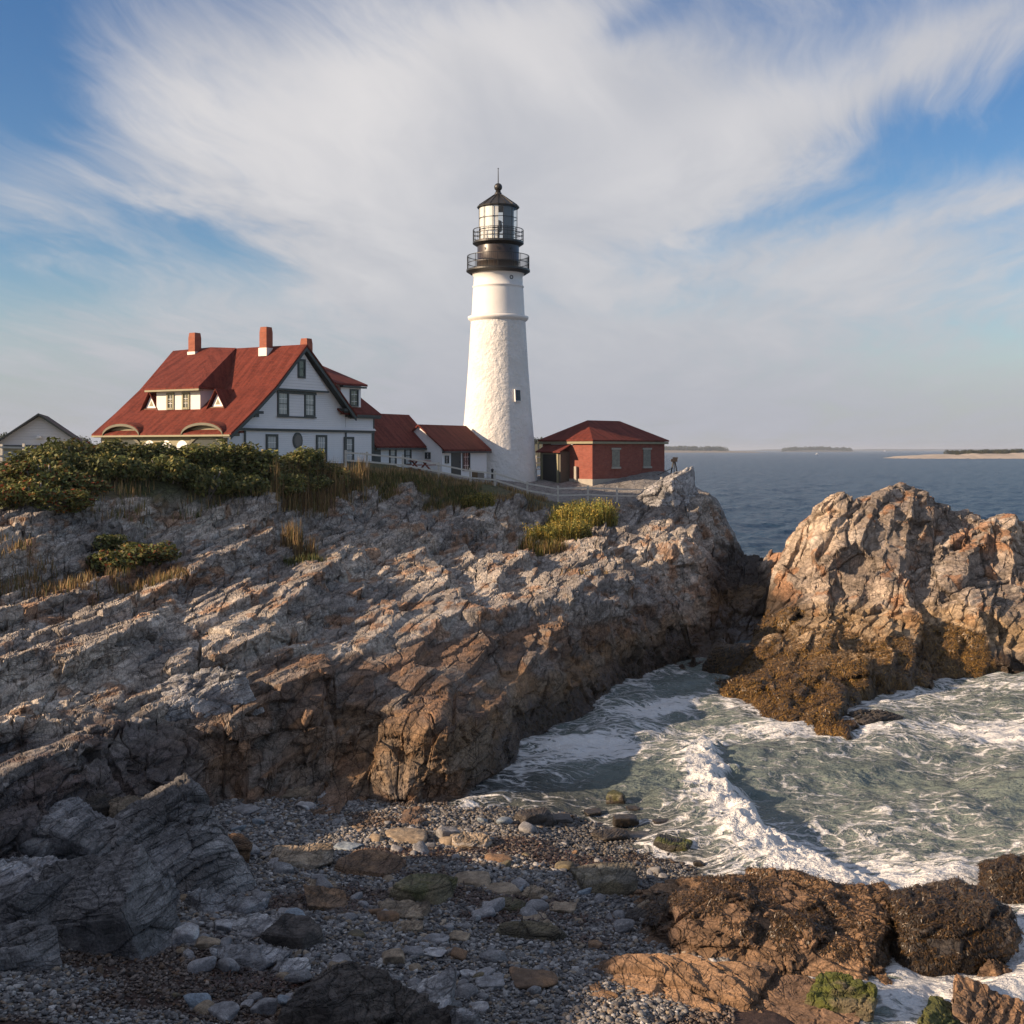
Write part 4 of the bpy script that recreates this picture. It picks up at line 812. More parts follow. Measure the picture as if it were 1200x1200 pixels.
def gallery(rd, z0, z1, rr, zr, nb, name, rails):
    dk_ = MB(); dk_.lathe([(rd-0.35,z0-0.22),(rd-0.08,z0-0.05),(rd,z0),(rd,z1),(0.5,z1)], n=64, smooth=False); g = dk_.build(name, BLACK, lh)
    rl = MB()
    for zz_ in rails:
        for k in range(64):
            a, b = 2*math.pi*k/64, 2*math.pi*(k+1)/64; rl.bar((rr*math.cos(a),rr*math.sin(a),zz_),(rr*math.cos(b),rr*math.sin(b),zz_),0.05)
    rl.build('rail', BLACK, g); bs = MB()
    for k in range(nb):
        a = 2*math.pi*k/nb; w_ = 0.075 if k % (nb//8) == 0 else 0.022; bs.bar((rr*math.cos(a),rr*math.sin(a),z1),(rr*math.cos(a),rr*math.sin(a),zr),w_)
    bs.build('balusters', BLACK, g); return g
gallery(2.66, tz(318.6), tz(316.6), 2.56, tz(300.5), 96, 'lower_gallery', (tz(300.5), tz(309)))
gallery(2.13, tz(286.0), tz(283.8), 2.08, tz(269.8), 32, 'upper_gallery', (tz(269.8), tz(274.4), tz(279)))
dr_ = MB(); dr_.lathe([(1.74,tz(316.6)),(1.74,tz(308)),(1.78,tz(307.5)),(1.74,tz(307)),(1.74,tz(286))], n=48); wr = dr_.build('watch_room', IRON, lh, True)
for k in range(3):
    a = R(-128+k*38); p = MB(); q = (1.75*math.cos(a), 1.75*math.sin(a)); p.lathe([(0.0,-0.03),(0.11,-0.03),(0.11,0.03),(0.0,0.03)], n=16)
    o = p.build('porthole', BLACK, wr); o.location = (q[0], q[1], tz(294)); o.rotation_euler = (R(90), 0, a+R(90))
# lantern: dark glazing bars, clear panes, white blinds inside the sunny side
lp0, lp1, NL = tz(283.8), tz(243.5), 12
bars = MB(); rL = 1.63
for k in range(NL):
    a, b = 2*math.pi*(k+.5)/NL, 2*math.pi*(k+1.5)/NL; pa, pb = (rL*math.cos(a),rL*math.sin(a)), (rL*math.cos(b),rL*math.sin(b)); bars.bar(pa+(lp0,), pa+(lp1,), 0.045)
    for z in (lp0+0.06, lp0+(lp1-lp0)*.34, lp0+(lp1-lp0)*.67, lp1-0.05): bars.bar(pa+(z,), pb+(z,), 0.05)
lan = bars.build('lantern_frame', BLACK, lh)
gm, gt, gb = newmat('clear_lantern_glass'); gl_ = gt.node('ShaderNodeBsdfGlossy', ins={'Roughness': 0.03}); tp_ = gt.node('ShaderNodeBsdfTransparent', ins={'Color': (0.88, 0.9, 0.9, 1)}); fr2 = gt.node('ShaderNodeFresnel', ins={'IOR': 1.5}); mx_ = gt.node('ShaderNodeMixShader')
mx_.inputs[0].default_value = 0.07; gt.l.new(tp_.outputs[0], mx_.inputs[1]); gt.l.new(gl_.outputs[0], mx_.inputs[2]); gt.l.new(mx_.outputs[0], [n for n in gt.n if n.type == 'OUTPUT_MATERIAL'][0].inputs[0])
gl = MB(); gl.lathe([(rL-0.01,lp0),(rL-0.01,lp1)], n=NL, a0=math.pi/NL, a1=2*math.pi+math.pi/NL, smooth=False); gl.build('lantern_glass', gm, lan)
cu_ = MB(); cu_.lathe([(1.56,lp0+.03),(1.56,lp1-.05)], n=24, a0=R(150), a1=R(271), smooth=True); cu_.build('sun_blind', WHITE, lan)
le = MB(); le.lathe([(0.12,lp0),(0.12,lp0+.8),(0.3,lp0+.9),(0.36,lp0+1.3),(0.3,lp0+1.75),(0.05,lp0+1.85)], n=20); le.build('lens', glass_mat('lens_glass', (0.5, 0.6, 0.62)), lan, True)
bk = MB(); bk.lathe([(1.3,lp0+.02),(1.3,lp1-.06)], n=16, a0=R(-70), a1=R(10)); bk.lathe([(1.29,lp1-.06),(1.29,lp0+.02)], n=16, a0=R(-70), a1=R(10)); bk.build('inner_panel', plain('grey_steel', (0.14, 0.13, 0.12), 0.5), lan)
cp = MB(); cp.lathe([(1.5,lp1-.03),(1.76,lp1-.03),(1.78,lp1+.06),(1.68,lp1+.12),(0.95,tz(234.5)),(0.34,tz(228.6)),(0.28,tz(226)),(0.2,tz(225)),(0.23,tz(224.4)),(0.2,tz(223.8)),(0.0,tz(223))], n=16, smooth=False); cap = cp.build('lantern_roof', BLACK, lh)
cr = MB()
for k in range(16):
    a = 2*math.pi*k/16; cr.bar((1.7*math.cos(a),1.7*math.sin(a),lp1+.13),(0.36*math.cos(a),0.36*math.sin(a),tz(228.6)+.01),0.05)
cr.build('roof_rib', BLACK, cap)
ba = MB(); ba.lathe([(0.34*math.sin(math.pi*k/12)+1e-6 if 0 < k < 12 else 0.0, tz(219.4)-0.34*math.cos(math.pi*k/12)) for k in range(13)], n=24); ba.build('ball_finial', BLACK, lh, True)
ro = MB(); ro.lathe([(0.045,tz(215)),(0.03,tz(198)),(0.07,tz(197.5)),(0.0,tz(196.6))], n=8); ro.build('lightning_rod', BLACK, lh)
def tower_window(px, py0, py1, wd, rad):
    a = math.asin(((px-600)*TS*0.99-TX)/rad); e = empty('window', (rad*math.sin(a), -rad*math.cos(a), 0)); e.rotation_euler = (R(-4.6), 0, a); e.parent = lh
    z0, z1 = tz(py1), tz(py0); h = wd/2; e.location[2] = z0; H = z1-z0
    f = MB(); f.box(-h-.05,-h,-.03,.3,-.06,H+.06); f.box(h,h+.05,-.03,.3,-.06,H+.06); f.box(-h,h,-.03,.3,H,H+.06); f.box(-h,h,-.05,.3,-.06,0); f.build('frame', SMOOTHW, e)
    g = MB(); g.box(-h,h,0.02,.3,0,H); g.build('pane', PANE, e); m_ = MB(); m_.box(-.015,.015,0.0,.018,0,H)
    for k in (1, 2, 3): m_.box(-h,-.016,0.0,.018,H*k/4-.015,H*k/4+.015); m_.box(.016,h,0.0,.018,H*k/4-.015,H*k/4+.015)
    m_.build('muntin', TRIM, e)
tower_window(607.2, 458.5, 471, 0.5, 2.84)
pv = MB(); pv.lathe([(0.0,-.02),(0.1,-.02),(0.17,-.02),(0.17,.06),(0.1,.06),(0.1,0.02),(0.0,0.02)], n=20); a = math.asin((599.5-600)*TS/2.06+1.15/2.06); o = pv.build('porthole', BLACK, lh); o.location = (2.0*math.sin(a), -2.0*math.cos(a), tz(328)); o.rotation_euler = (R(90), 0, a)

# --- brick fog-signal building
bx, by = 6.7, 103.0
bb = empty('brick_building', (bx*.974, by*.974, CZ*(1-.974)), R(45)); bb.scale = (.974,)*3; tag(bb, 'low red brick building with a hipped red roof beside the lighthouse', 'building')
# local x: along the right face (to the back right); local y: along the left face (to the back left)
bw, bl_ = 9.7, 5.7; z0, z1 = 9.0, 12.78
wb = MB(); wb.poly([(0,0,9.55),(bw,0,9.55),(bw,0,z1),(0,0,z1)]); wb.poly([(0,bl_,9.55),(0,0,9.55),(0,0,z1),(0,bl_,z1)]); wb.poly([(bw,0,9.55),(bw,bl_,9.55),(bw,bl_,z1),(bw,0,z1)]); wb.poly([(bw,bl_,9.55),(0,bl_,9.55),(0,bl_,z1),(bw,bl_,z1)]); wb.build('wall', BRICK, bb)
fb = MB(); fb.box(-.09,bw+.09,-.09,bl_+.09,8.2,9.548); fb.build('foundation', CONC, bb)
rb = MB(); e = 0.3; ez = 12.83; rx0, rx1, rz_ = 2.6, 6.9, 14.55
rb.prism([(-e,-e,ez),(bw+e,-e,ez),(rx1,bl_/2,rz_),(rx0,bl_/2,rz_)], (0,0,-.12)); rb.prism([(-e,bl_+e,ez),(bw+e,bl_+e,ez),(rx1,bl_/2,rz_),(rx0,bl_/2,rz_)], (0,0,-.12))
rb.prism([(-e,-e,ez),(-e,bl_+e,ez),(rx0,bl_/2,rz_)], (0,0,-.12)); rb.prism([(bw+e,-e,ez),(bw+e,bl_+e,ez),(rx1,bl_/2,rz_)], (0,0,-.12)); rb.build('roof', RED, bb)
cb = MB(); cb.box(-.26,bw+.26,-.26,-.003,12.5,12.69); cb.box(-.26,-.003,-.002,bl_+.26,12.5,12.69); cb.build('cornice', OLIVE, bb)
for x in (3.0, 7.2):
    wf = MB(); wf.box(x-.5,x+.5,-.04,-.003,10.55,12.0); wo = wf.build('blocked_window', plain('weathered_grey_infill', (0.21, 0.205, 0.17), 0.9, 0.3, 5), bb)
    s_ = MB(); s_.box(x-.62,x+.62,-.1,-.003,12.002,12.16); s_.build('lintel', CONC, wo); s_ = MB(); s_.box(x-.6,x+.6,-.12,-.003,10.38,10.548); s_.build('sill', CONC, wo)
po = MB(); po.box(-1.15,-.003,2.55,4.9,9.0,11.85); p_ = po.build('porch', plain('drab_boards', (0.085, 0.075, 0.058), 0.7, 0.15, 4), bb)
pd = MB(); pd.box(-1.2,-1.155,2.95,4.55,9.3,11.6); pd.build('door', plain('dark_door', (0.028, 0.026, 0.024), 0.6), p_); pj = MB(); pj.box(-1.23,-1.155,2.75,2.94,9.2,11.7); pj.box(-1.23,-1.155,4.56,4.75,9.2,11.7); pj.box(-1.23,-1.155,2.94,4.56,11.61,11.72); pj.build('door_frame', OLIVE, p_)
pr = MB(); pr.prism([(-1.5,2.3,11.85),(-1.5,5.15,11.85),(-.003,5.15,12.5),(-.003,2.3,12.5)], (0,0,-.1)); pr.build('porch_roof', RED2, p_)
sg = MB(); sg.box(-.12,-.003,2.1,4.6,12.42,12.49); sg.build('light_strip', WHITE, bb)
ut = MB(); ut.box(-.25,-.1,1.6,1.85,9.3,10.6); ut.build('utility_box', CONC, bb)

# --- garage half hidden by the hedge
gx, gy = -33.3, 87.0
ga = empty('garage', (gx, gy, 0), R(16)); tag(ga, 'white gabled garage with a dark roof edge behind the hedge', 'garage')
hw = 3.0; wl = MB(); wl.poly([(-hw,0,9.6),(hw,0,9.6),(hw,0,12.3),(0,0,14.35),(-hw,0,12.3)]); wl.poly([(hw,0,9.6),(hw,7,9.6),(hw,7,12.3),(hw,0,12.3)]); wl.poly([(-hw,7,9.6),(-hw,0,9.6),(-hw,0,12.3),(-hw,7,12.3)]); wl.poly([(hw,7,9.6),(-hw,7,9.6),(-hw,7,12.3),(0,7,14.35),(hw,7,12.3)]); wl.build('wall', SHW, ga)
rf = MB(); rf.prism([(-hw-.5,-.5,12.05),(0,-.5,14.55),(0,7.4,14.55),(-hw-.5,7.4,12.05)], (0,0,-.14)); rf.prism([(hw+.5,-.5,12.05),(0,-.5,14.55),(0,7.4,14.55),(hw+.5,7.4,12.05)], (0,0,-.14)); rf.build('roof', plain('dark_brown_shingles', (0.06, 0.035, 0.03), 0.9, 0.25, 4), ga)
rk = MB(); rk.prism([(-hw-.5,-.56,11.9),(-hw-.5,-.56,12.06),(0,-.56,14.56),(0,-.56,14.40)], (0,.055,0)); rk.prism([(hw+.5,-.56,11.9),(hw+.5,-.56,12.06),(0,-.56,14.56),(0,-.56,14.40)], (0,.055,0)); rk.build('rake_board', TRIM, ga)
tb = MB(); tb.box(-hw,hw,-.12,-.003,12.12,12.32); tb.build('beam', TRIM, ga)
for x in (-1.5, 1.5):
    gd = MB(); gd.box(x-1.25,x+1.25,-.06,-.003,9.7,12.1); o = gd.build('garage_door', OLIVE, ga); gp = MB(); gp.box(x-1.1,x+1.1,-.075,-.062,11.2,11.9); gp.build('pane', PALEPANE, o)
la = MB(); la.lathe([(0.02,12.72),(0.2,12.8),(0.2,12.95),(0.05,13.05)], 0, -.2, 12); la.build('lamp', WHITE, ga)

# ------------------------------------------------------------------ fences, small things on the plateau
FENCEW = plain('pale_weathered_wood', (0.52, 0.49, 0.43), 0.85, 0.15, 5.0)
def fence(posts, h, label, rails=(0.45, 0.95), pw=0.14, mat=FENCEW):
    root = empty('rail_fence', posts[0]); tag(root, label, 'fence'); o0 = Vector(posts[0])
    for i, p in enumerate(posts):
        m_ = MB(); q = Vector(p)-o0; m_.box(q.x-pw/2,q.x+pw/2,q.y-pw/2,q.y+pw/2,q.z-0.4,q.z+h+random.uniform(-.04,.06)); m_.build('post', mat, root)
    for p, q in zip(posts, posts[1:]):
        for r_ in rails:
            m_ = MB(); m_.bar(Vector(p)-o0+Vector((0,-.09,r_)), Vector(q)-o0+Vector((0,-.09,r_+random.uniform(-.03,.03))), 0.05, 0.11); m_.build('rail', mat, root)
def gpt(px, Y): x = (px-600)/FPX*Y; return (x, Y, ground(x, Y))
fence([gpt(px, Y) for px, Y in ((405,83),(430,84),(472,86),(514,87.5),(551,88.5),(580,89),(618,90),(654,91),(689,93),(723,94),(756,95),(775,97))], 1.15, 'long grey split-rail fence running down past the shed and tower')
fence([gpt(px, Y) for px, Y in ((-30,70),(2,71),(28,72),(60,73))], 1.2, 'short pale rail fence in front of the garage', (0.5, 1.0))
fence([gpt(px, Y) for px, Y in ((628,112),(640,113),(652,114))], 1.9, 'small bit of fence seen between the tower and brick building', (0.6, 1.2, 1.7))
# weathered tripod by the brick building
b_ = at(790, 556, 103); b_ = (b_[0], b_[1], ground(b_[0], b_[1])); tp = empty('tripod_stand', b_); tag(tp, 'rusty metal tripod stand on the rock right of the brick building', 'stand')
for k in range(3):
    a = 2.1*k+0.4; m_ = MB(); m_.bar((0.5*math.cos(a),0.5*math.sin(a),-.3),(0.07*math.cos(a),0.07*math.sin(a),1.7),0.08); m_.build('leg', BLACK, tp)
m_ = MB(); m_.box(-.25,.25,-.18,.18,1.62,1.85); m_.box(-.12,.3,-.1,.1,1.851,2.0); m_.build('head', IRON, tp); m_ = MB(); m_.bar((-.1,0,1.1),(-1.4,.2,.5),.06); m_.build('strut', BLACK, tp)
# benches and odds and ends by the wing
def bench(px, Y, s_, mat, label, cat='picnic table'):
    x, y, z = gpt(px, Y); e = empty('picnic_table', (x, y, z), R(50)); tag(e, label, cat)
    m_ = MB(); m_.box(-.9*s_,.9*s_,-.4*s_,.4*s_,.70,.76); m_.build('tabletop', mat, e)
    for yy_ in (-.75, .75): m_ = MB(); m_.box(-.9*s_,.9*s_,yy_*s_-.14,yy_*s_+.14,.42,.47); m_.build('seat', mat, e)
    for xx in (-.6, .6):
        m_ = MB(); m_.bar((xx*s_,-.7*s_,0),(xx*s_,.25*s_,.7),.09); m_.bar((xx*s_,.7*s_,0),(xx*s_,-.25*s_,.695),.088); m_.build('leg', mat, e)
bench(492, 88.5, 0.9, plain('red_boards', (0.22, 0.05, 0.025), 0.6), 'red picnic table on the grass in front of the low wing')
x, y, z = gpt(560, 93.2); bn = empty('wooden_crate', (x, y, z), R(50)); tag(bn, 'small brown slatted crate against the shed wall', 'crate'); m_ = MB(); m_.box(-.35,.35,-.3,.3,0,.62); m_.build('body', plain('brown_boards', (0.16, 0.11, 0.06), 0.8), bn)
m_ = MB()
for k in range(4): m_.box(-.38,.38,-.33,-.303,.04+k*.15,.14+k*.15)
m_.build('slats', WOODG, bn)
x, y, z = gpt(577, 93.5); bo = empty('bollard', (x, y, z)); tag(bo, 'thin black bollard standing in front of the tower base', 'bollard'); m_ = MB(); m_.lathe([(.09,0),(.09,.9),(.11,.92),(.11,1.0),(0,1.08)], n=12); m_.build('post', BLACK, bo)

# ------------------------------------------------------------------ plants
def leaf_cloud(lobes, n, size, cols, seed, droop=0.3):
    """leaf-sized quads through the outer volume of several lobes (cx, cy, cz, rx, ry, rz)"""
    g = np.random.default_rng(seed); lob = np.array(lobes); vol = lob[:, 3]*lob[:, 4]+lob[:, 3]*lob[:, 5]; k = g.choice(len(lob), n, p=vol/vol.sum()); L_ = lob[k]
    d = g.normal(size=(n, 3)); d /= np.linalg.norm(d, axis=1, keepdims=True); r = 0.62+0.45*g.random(n)**0.8; r *= 0.8+0.4*fbm(d*2.3+L_[:, :3], seed, 3)*1.0
    C_ = L_[:, :3]+d*L_[:, 3:]*r[:, None]; keep = C_[:, 2] > 0.0; C_, d = C_[keep], d[keep]; n = len(C_)
    t = g.normal(size=(n, 3)); nn = d*0.7+g.normal(size=(n, 3))*0.6; nn[:, 2] += 0.4; nn /= np.linalg.norm(nn, axis=1, keepdims=True); t = np.cross(nn, t); t /= np.linalg.norm(t, axis=1, keepdims=True); b = np.cross(nn, t)
    s_ = size*(0.6+0.8*g.random(n))[:, None]; V = np.stack((C_-t*s_*.5, C_+b*s_*.32, C_+t*s_*.6, C_-b*s_*.32), 1).reshape(-1, 3); F = np.arange(4*n).reshape(n, 4)
    cl = np.array(cols); ci = g.choice(len(cl), n, p=np.array([c_[3] for c_ in cols])/sum(c_[3] for c_ in cols)); c = cl[ci, :3]*(0.6+0.8*g.random(n))[:, None]*(0.7+0.6*fbm(C_*1.1, seed+5, 3))[:, None]
    return V, F, np.repeat(c, 4, 0)
GREENS = [(0.10,0.115,0.032,5),(0.16,0.155,0.042,3),(0.06,0.075,0.024,3),(0.24,0.19,0.06,1.2)]
REDS = GREENS+[(0.20,0.045,0.012,1.1),(0.26,0.11,0.02,0.7)]
def bush_mesh(i, cols, flat=1.0, n=2600):
    g = np.random.default_rng(200+i); lob = [(0,0,0.75*flat,1.25,1.05,0.85*flat)]
    for k in range(9): a = g.uniform(0, 6.28); r = g.uniform(.35, 1.05); lob.append((r*math.cos(a), r*math.sin(a), g.uniform(.45, 1.5)*flat, g.uniform(.35, .65), g.uniform(.35, .6), g.uniform(.3, .6)*flat))
    V, F, c = leaf_cloud(lob, n, 0.17, cols, 300+i); me = mesh_np('shrub', V, F, c.astype(np.float32)); me.materials.append(LEAF)
    st = MB()
    for k in range(9):
        a = g.uniform(0, 6.28); r = g.uniform(.3, 1.0); st.bar((0.15*math.cos(a), 0.15*math.sin(a), -.3), (r*math.cos(a), r*math.sin(a), g.uniform(.7, 1.7)*flat), .045)
    sm_ = bpy.data.meshes.new('stem'); sm_.from_pydata(st.v, [], st.f); sm_.materials.append(WOODG); return me, sm_
BM = [bush_mesh(0, GREENS), bush_mesh(1, GREENS), bush_mesh(2, GREENS), bush_mesh(3, REDS), bush_mesh(4, REDS, 0.6), bush_mesh(5, GREENS, 0.6)]
def bush(px, Y, w_, h, kind, label, group=None):
    x = (px-600)/FPX*Y; me, st = BM[kind]; o = link('shrub', me); o.location = (x, Y, ground(x, Y)-.12); o.scale = (w_/2.6, w_/2.6, h/(2.05 if kind < 4 else 1.25)); o.rotation_euler = (0, 0, random.uniform(0, 6.28))
    s_ = link('stem', st, o); tag(o, label, 'shrub', group)
hedge = [(-15,62,3.4,1.0),(18,63,3.6,1.2),(48,64,3.6,1.7),(74,65,3.2,2.5),(98,66,3.4,2.4),(122,67,3.4,2.5),(146,67,3.2,3.0),(168,68,3.3,3.0),(190,68,3.2,2.9),(210,69,3.4,3.1),(232,69,3.4,3.5),(252,70,3.4,3.9),(274,70.5,3.4,3.7),(296,71,3.3,3.4),(316,72,3.2,3.1),(334,73,3.2,3.5),(352,74,3.2,3.9),(370,75,3.0,2.9),(388,76.5,2.8,2.5),(404,78,2.4,1.7)]
for i, (px, Y, w_, h) in enumerate(hedge): bush(px, Y, w_, h*(0.78 if i < 6 else 0.58), (3, 0, 1, 2)[i % 4] if i < 6 else (0, 1, 2)[i % 3], 'dense dark green shrub of the tall hedge that hides the foot of the house', 'shrubs of the tall hedge')
for i, (px, Y, w_, h) in enumerate([(60,63.2,3.0,1.8),(110,64,3,1.6),(150,65.2,3,1.5),(200,66.4,3,1.6),(240,67.2,3,1.7),(285,68.5,3,1.5),(330,71,3,1.4),(365,73.2,2.6,1.3)]): bush(px, Y, w_, h, 5, 'low green shrub at the front foot of the tall hedge', 'low shrubs in front of the hedge')
for i, (px, Y, w_, h) in enumerate([(22,60,3.2,1.6),(52,60,3.4,1.8),(80,60.5,3.2,1.6),(40,58.2,3.0,1.3),(70,58.6,3,1.2),(12,58,2.8,1.4),(98,61,2.6,1.2)]): bush(px, Y, w_, h, 3+i % 2, 'red-tinged shrub on the slope below the left end of the hedge', 'reddish shrubs on the slope')
bush(138, 56.5, 3.0, 1.3, 4, 'sprawling dark shrub with red leaves, left one of the patch among grey rocks'); bush(170, 57.5, 3.2, 1.1, 4, 'sprawling dark shrub with red tips, right one of the patch among grey rocks'); bush(118,58,2.2,0.9,5,'small green shrub on the rock just behind the dark red-leaved patch')
def blades(name, pts, h, wd, cols, seed, lean=0.35, per=1):
    g = np.random.default_rng(seed); P = np.repeat(np.asarray(pts), per, 0); n = len(P); P = P+np.concatenate((g.normal(size=(n, 2))*.06*min(per, 2), np.zeros((n, 1))), 1)
    a = g.uniform(0, 6.28, n); H = h*(0.45+0.8*g.random(n)); d = np.stack((np.cos(a), np.sin(a), 0*a), 1); le_ = (g.random(n)*lean)[:, None]; s_ = np.stack((-np.sin(a), np.cos(a), 0*a), 1)*wd/2
    up = np.array([0, 0, 1.0]); m_ = P+up*H[:, None]*.55+d*le_*H[:, None]*.35; tpt = P+up*H[:, None]*.95+d*le_*H[:, None]; V = np.stack((P-s_, P+s_, m_+s_*.8, m_-s_*.8, tpt+s_*.15, tpt-s_*.15), 1).reshape(-1, 3)
    i = np.arange(n)*6; F = np.concatenate((np.stack((i, i+1, i+2, i+3), 1), np.stack((i+3, i+2, i+4, i+5), 1))); cl = np.array(cols); ci = g.choice(len(cl), n, p=cl[:, 3]/cl[:, 3].sum()); c = cl[ci, :3]*(0.6+0.8*g.random(n))[:, None]
    if name == 'goldenrod_clump':      # small leaves up the stems
        q = np.repeat(np.arange(n), 5); f = g.uniform(.25, 1.0, len(q))[:, None]; C_ = P[q]*(1-f)+tpt[q]*f+g.normal(size=(len(q), 3))*.07; t1 = g.normal(size=(len(q), 3)); t1 /= np.linalg.norm(t1, axis=1, keepdims=True); t2 = np.cross(t1, g.normal(size=(len(q), 3))); t2 /= np.linalg.norm(t2, axis=1, keepdims=True); V3 = np.stack((C_-t1*.07, C_+t2*.035, C_+t1*.08, C_-t2*.035), 1).reshape(-1, 3); F = np.concatenate((F, np.arange(4*len(q)).reshape(-1, 4)+len(V))); V = np.concatenate((V, V3)); me = mesh_np(name, V, F, np.concatenate((np.repeat(c, 6, 0), np.repeat(c[q]*(.7+.7*f), 4, 0))).astype(np.float32)); me.materials.append(LEAF); return me
    me = mesh_np(name, V, F, np.repeat(c, 6, 0).astype(np.float32)); me.materials.append(LEAF); return me
STRAW = [(0.36,0.24,0.10,3),(0.26,0.17,0.08,3),(0.13,0.125,0.045,2),(0.16,0.09,0.05,1)]
GRN = [(0.075,0.09,0.025,4),(0.12,0.115,0.03,2),(0.20,0.15,0.05,1)]
def scatter(n, seed, fn):
    g = np.random.default_rng(seed); out_ = []
    while len(out_) < n:
        q = fn(g)
        if q is not None: out_.append(q)
    return out_
crest_px = [-200, 0, 60, 130, 200, 300, 380, 430, 480, 540, 600, 650, 700, 745]; crest_Y = [57, 59, 60, 61, 65.5, 69, 74, 79, 82.5, 84.5, 86.5, 88, 91, 93.5]
def edge_grass(lo, hi, a, b):
    def fn(g):
        px = g.uniform(lo, hi); Y = np.interp(px, crest_px, crest_Y)+g.uniform(a, b); x = (px-600)/FPX*Y
        if vnoise(np.array([[x*.6, Y*.6, 0]]), 5)[0] < 0.3: return None
        return (x, Y, ground(x, Y)-.05)
    return fn
go = link('grass', blades('grass', scatter(2600, 1, edge_grass(330, 640, -1.2, 4.0)), 0.42, 0.035, STRAW, 2, per=4)); tag(go, kind='stuff')
go2 = link('grass', blades('grass', scatter(900, 3, edge_grass(395, 560, -.8, 2.0)), 0.5, 0.05, GRN, 4, per=4)); tag(go2, kind='stuff')
go3 = link('grass', blades('grass', scatter(1100, 5, edge_grass(-60, 420, -1.5, 4.0)), 0.6, 0.04, STRAW+GRN, 6, per=3)); tag(go3, kind='stuff')
tall = link('grass', blades('grass', scatter(420, 15, edge_grass(320, 430, -1.6, 1.0)), 1.9, 0.035, STRAW, 16, per=3)); tag(tall, kind='stuff')
def tuft(px, Y, r, n, h, cols, label, name, cat, seed, wd=0.04):
    x0 = (px-600)/FPX*Y; z0 = ground(x0, Y); g = np.random.default_rng(seed); pts = []
    for k in range(n):
        a, q = g.uniform(0, 6.28), r*math.sqrt(g.random()); x, y = x0+q*math.cos(a)*1.2, Y+q*math.sin(a)*.8; pts.append((x-x0, y-Y, ground(x, y)-.05-z0))
    o = link(name, blades(name, pts, h, wd, cols, seed, per=4)); o.location = (x0, Y, z0); tag(o, label, cat)
GOLD = [(0.11,0.12,0.03,4),(0.19,0.17,0.035,3),(0.28,0.21,0.05,2),(0.30,0.20,0.03,1)]
tuft(682, 84.5, 1.9, 420, 1.35, GOLD, 'bright yellow-green clump of tall stems below the fence', 'goldenrod_clump', 'plant', 21, 0.06)
tuft(655, 80.0, 1.7, 380, 1.15, GOLD, 'olive clump of stems on the rocks, lower left of the brightest yellow one', 'goldenrod_clump', 'plant', 22, 0.06)
tuft(636, 77.0, 1.2, 200, 0.8, STRAW+GOLD, 'short straw-coloured clump at the bottom of the yellow stems', 'grass_tuft', 'plant', 23)
tuft(684, 69.0, 1.1, 150, 0.5, STRAW, 'small orange-brown grass tuft on the sunlit slab', 'grass_tuft', 'plant', 24)
tuft(351, 65.0, 0.7, 110, 1.2, STRAW, 'upright tan grass tuft in a cleft of the dark cliff', 'grass_tuft', 'plant', 25)
tuft(560, 84.0, 0.9, 120, 0.7, GOLD, 'low yellow-flowered plant on the edge under the tower', 'goldenrod_clump', 'plant', 26, .06)
tuft(170, 55.0, 1.5, 200, 0.45, STRAW, 'low orange grass tuft below the dark red-leaved shrubs', 'grass_tuft', 'plant', 27)
tuft(40, 52.5, 2.2, 260, 0.5, STRAW, 'broad dry grass tuft on the grey ledge at the left edge', 'grass_tuft', 'plant', 28)
tuft(355, 62.0, 0.9, 110, 0.45, GRN, 'small green grass tuft above the first sunlit rock', 'grass_tuft', 'plant', 29)

# ------------------------------------------------------------------ far shores and boats
def far_land(name, px0, px1, Y, prof, colr, depth, seed, trees=None):
    """a low far shore: prof gives its height in pixels along it"""
    n = 160; k = 14; V = []; pxs = np.linspace(px0, px1, n); g = np.random.default_rng(seed)
    hp = np.maximum(CZ+np.interp(np.linspace(0, 1, n), np.linspace(0, 1, len(prof)), prof)*Y/FPX, 1.0); hp *= np.clip(np.minimum(np.linspace(0, 1, n), 1-np.linspace(0, 1, n))*14, .12, 1); nz = fbm(np.stack((np.arange(n)*.15, np.zeros(n), np.zeros(n)+seed), 1), seed, 4)
    for j in range(k):
        t = j/(k-1); yy_ = Y+depth*t; s_ = math.sin(math.pi*min(1, t*1.0))**.5 if 0 < t < 1 else 0
        for i in range(n): V.append(((pxs[i]-600)/FPX*Y, yy_, -1+(hp[i]*(0.8+.4*nz[i])+1)*s_))
    P = np.array(V); c = np.broadcast_to(c3(*colr), (len(P), 3))*(0.7+.6*fbm(P*np.array([.05,.05,.05]), seed, 3))[:, None]
    me = mesh_np(name, P, grid_faces(k, n), np.concatenate((c, np.ones((len(P), 1))), 1).astype(np.float32), True); me.materials.append(ROCK); tag(link(name, me), kind='structure')
    if trees:
        h, cols, cnt, (t0, t1), size = trees; lob = []
        for q in range(cnt):
            f = g.uniform(t0, t1); i = int(f*(n-1)); lob.append(((pxs[i]-600)/FPX*Y, Y+depth*g.uniform(.35,.6), hp[i]*.92+h*.35*g.uniform(.4, 1.1), h*g.uniform(.4,1.0), h*.6, h*g.uniform(.45,.8)))
        V, F, c = leaf_cloud(lob, cnt*260, size, cols, seed+9); me = mesh_np('wood', V, F, c.astype(np.float32)); me.materials.append(LEAF); tag(link('wood', me), kind='stuff')
DKG = [(0.035,0.05,0.02,3),(0.05,0.06,0.025,2)]
far_land('far_shore', 1060, 1290, 1650, [-9,-6,-4.5,-4,-3.5,-3.5], (0.40,0.34,0.28), 140, 1, (5.5, DKG+[(0.10,0.09,0.03,2)], 130, (0.3, 1.0), 1.3))
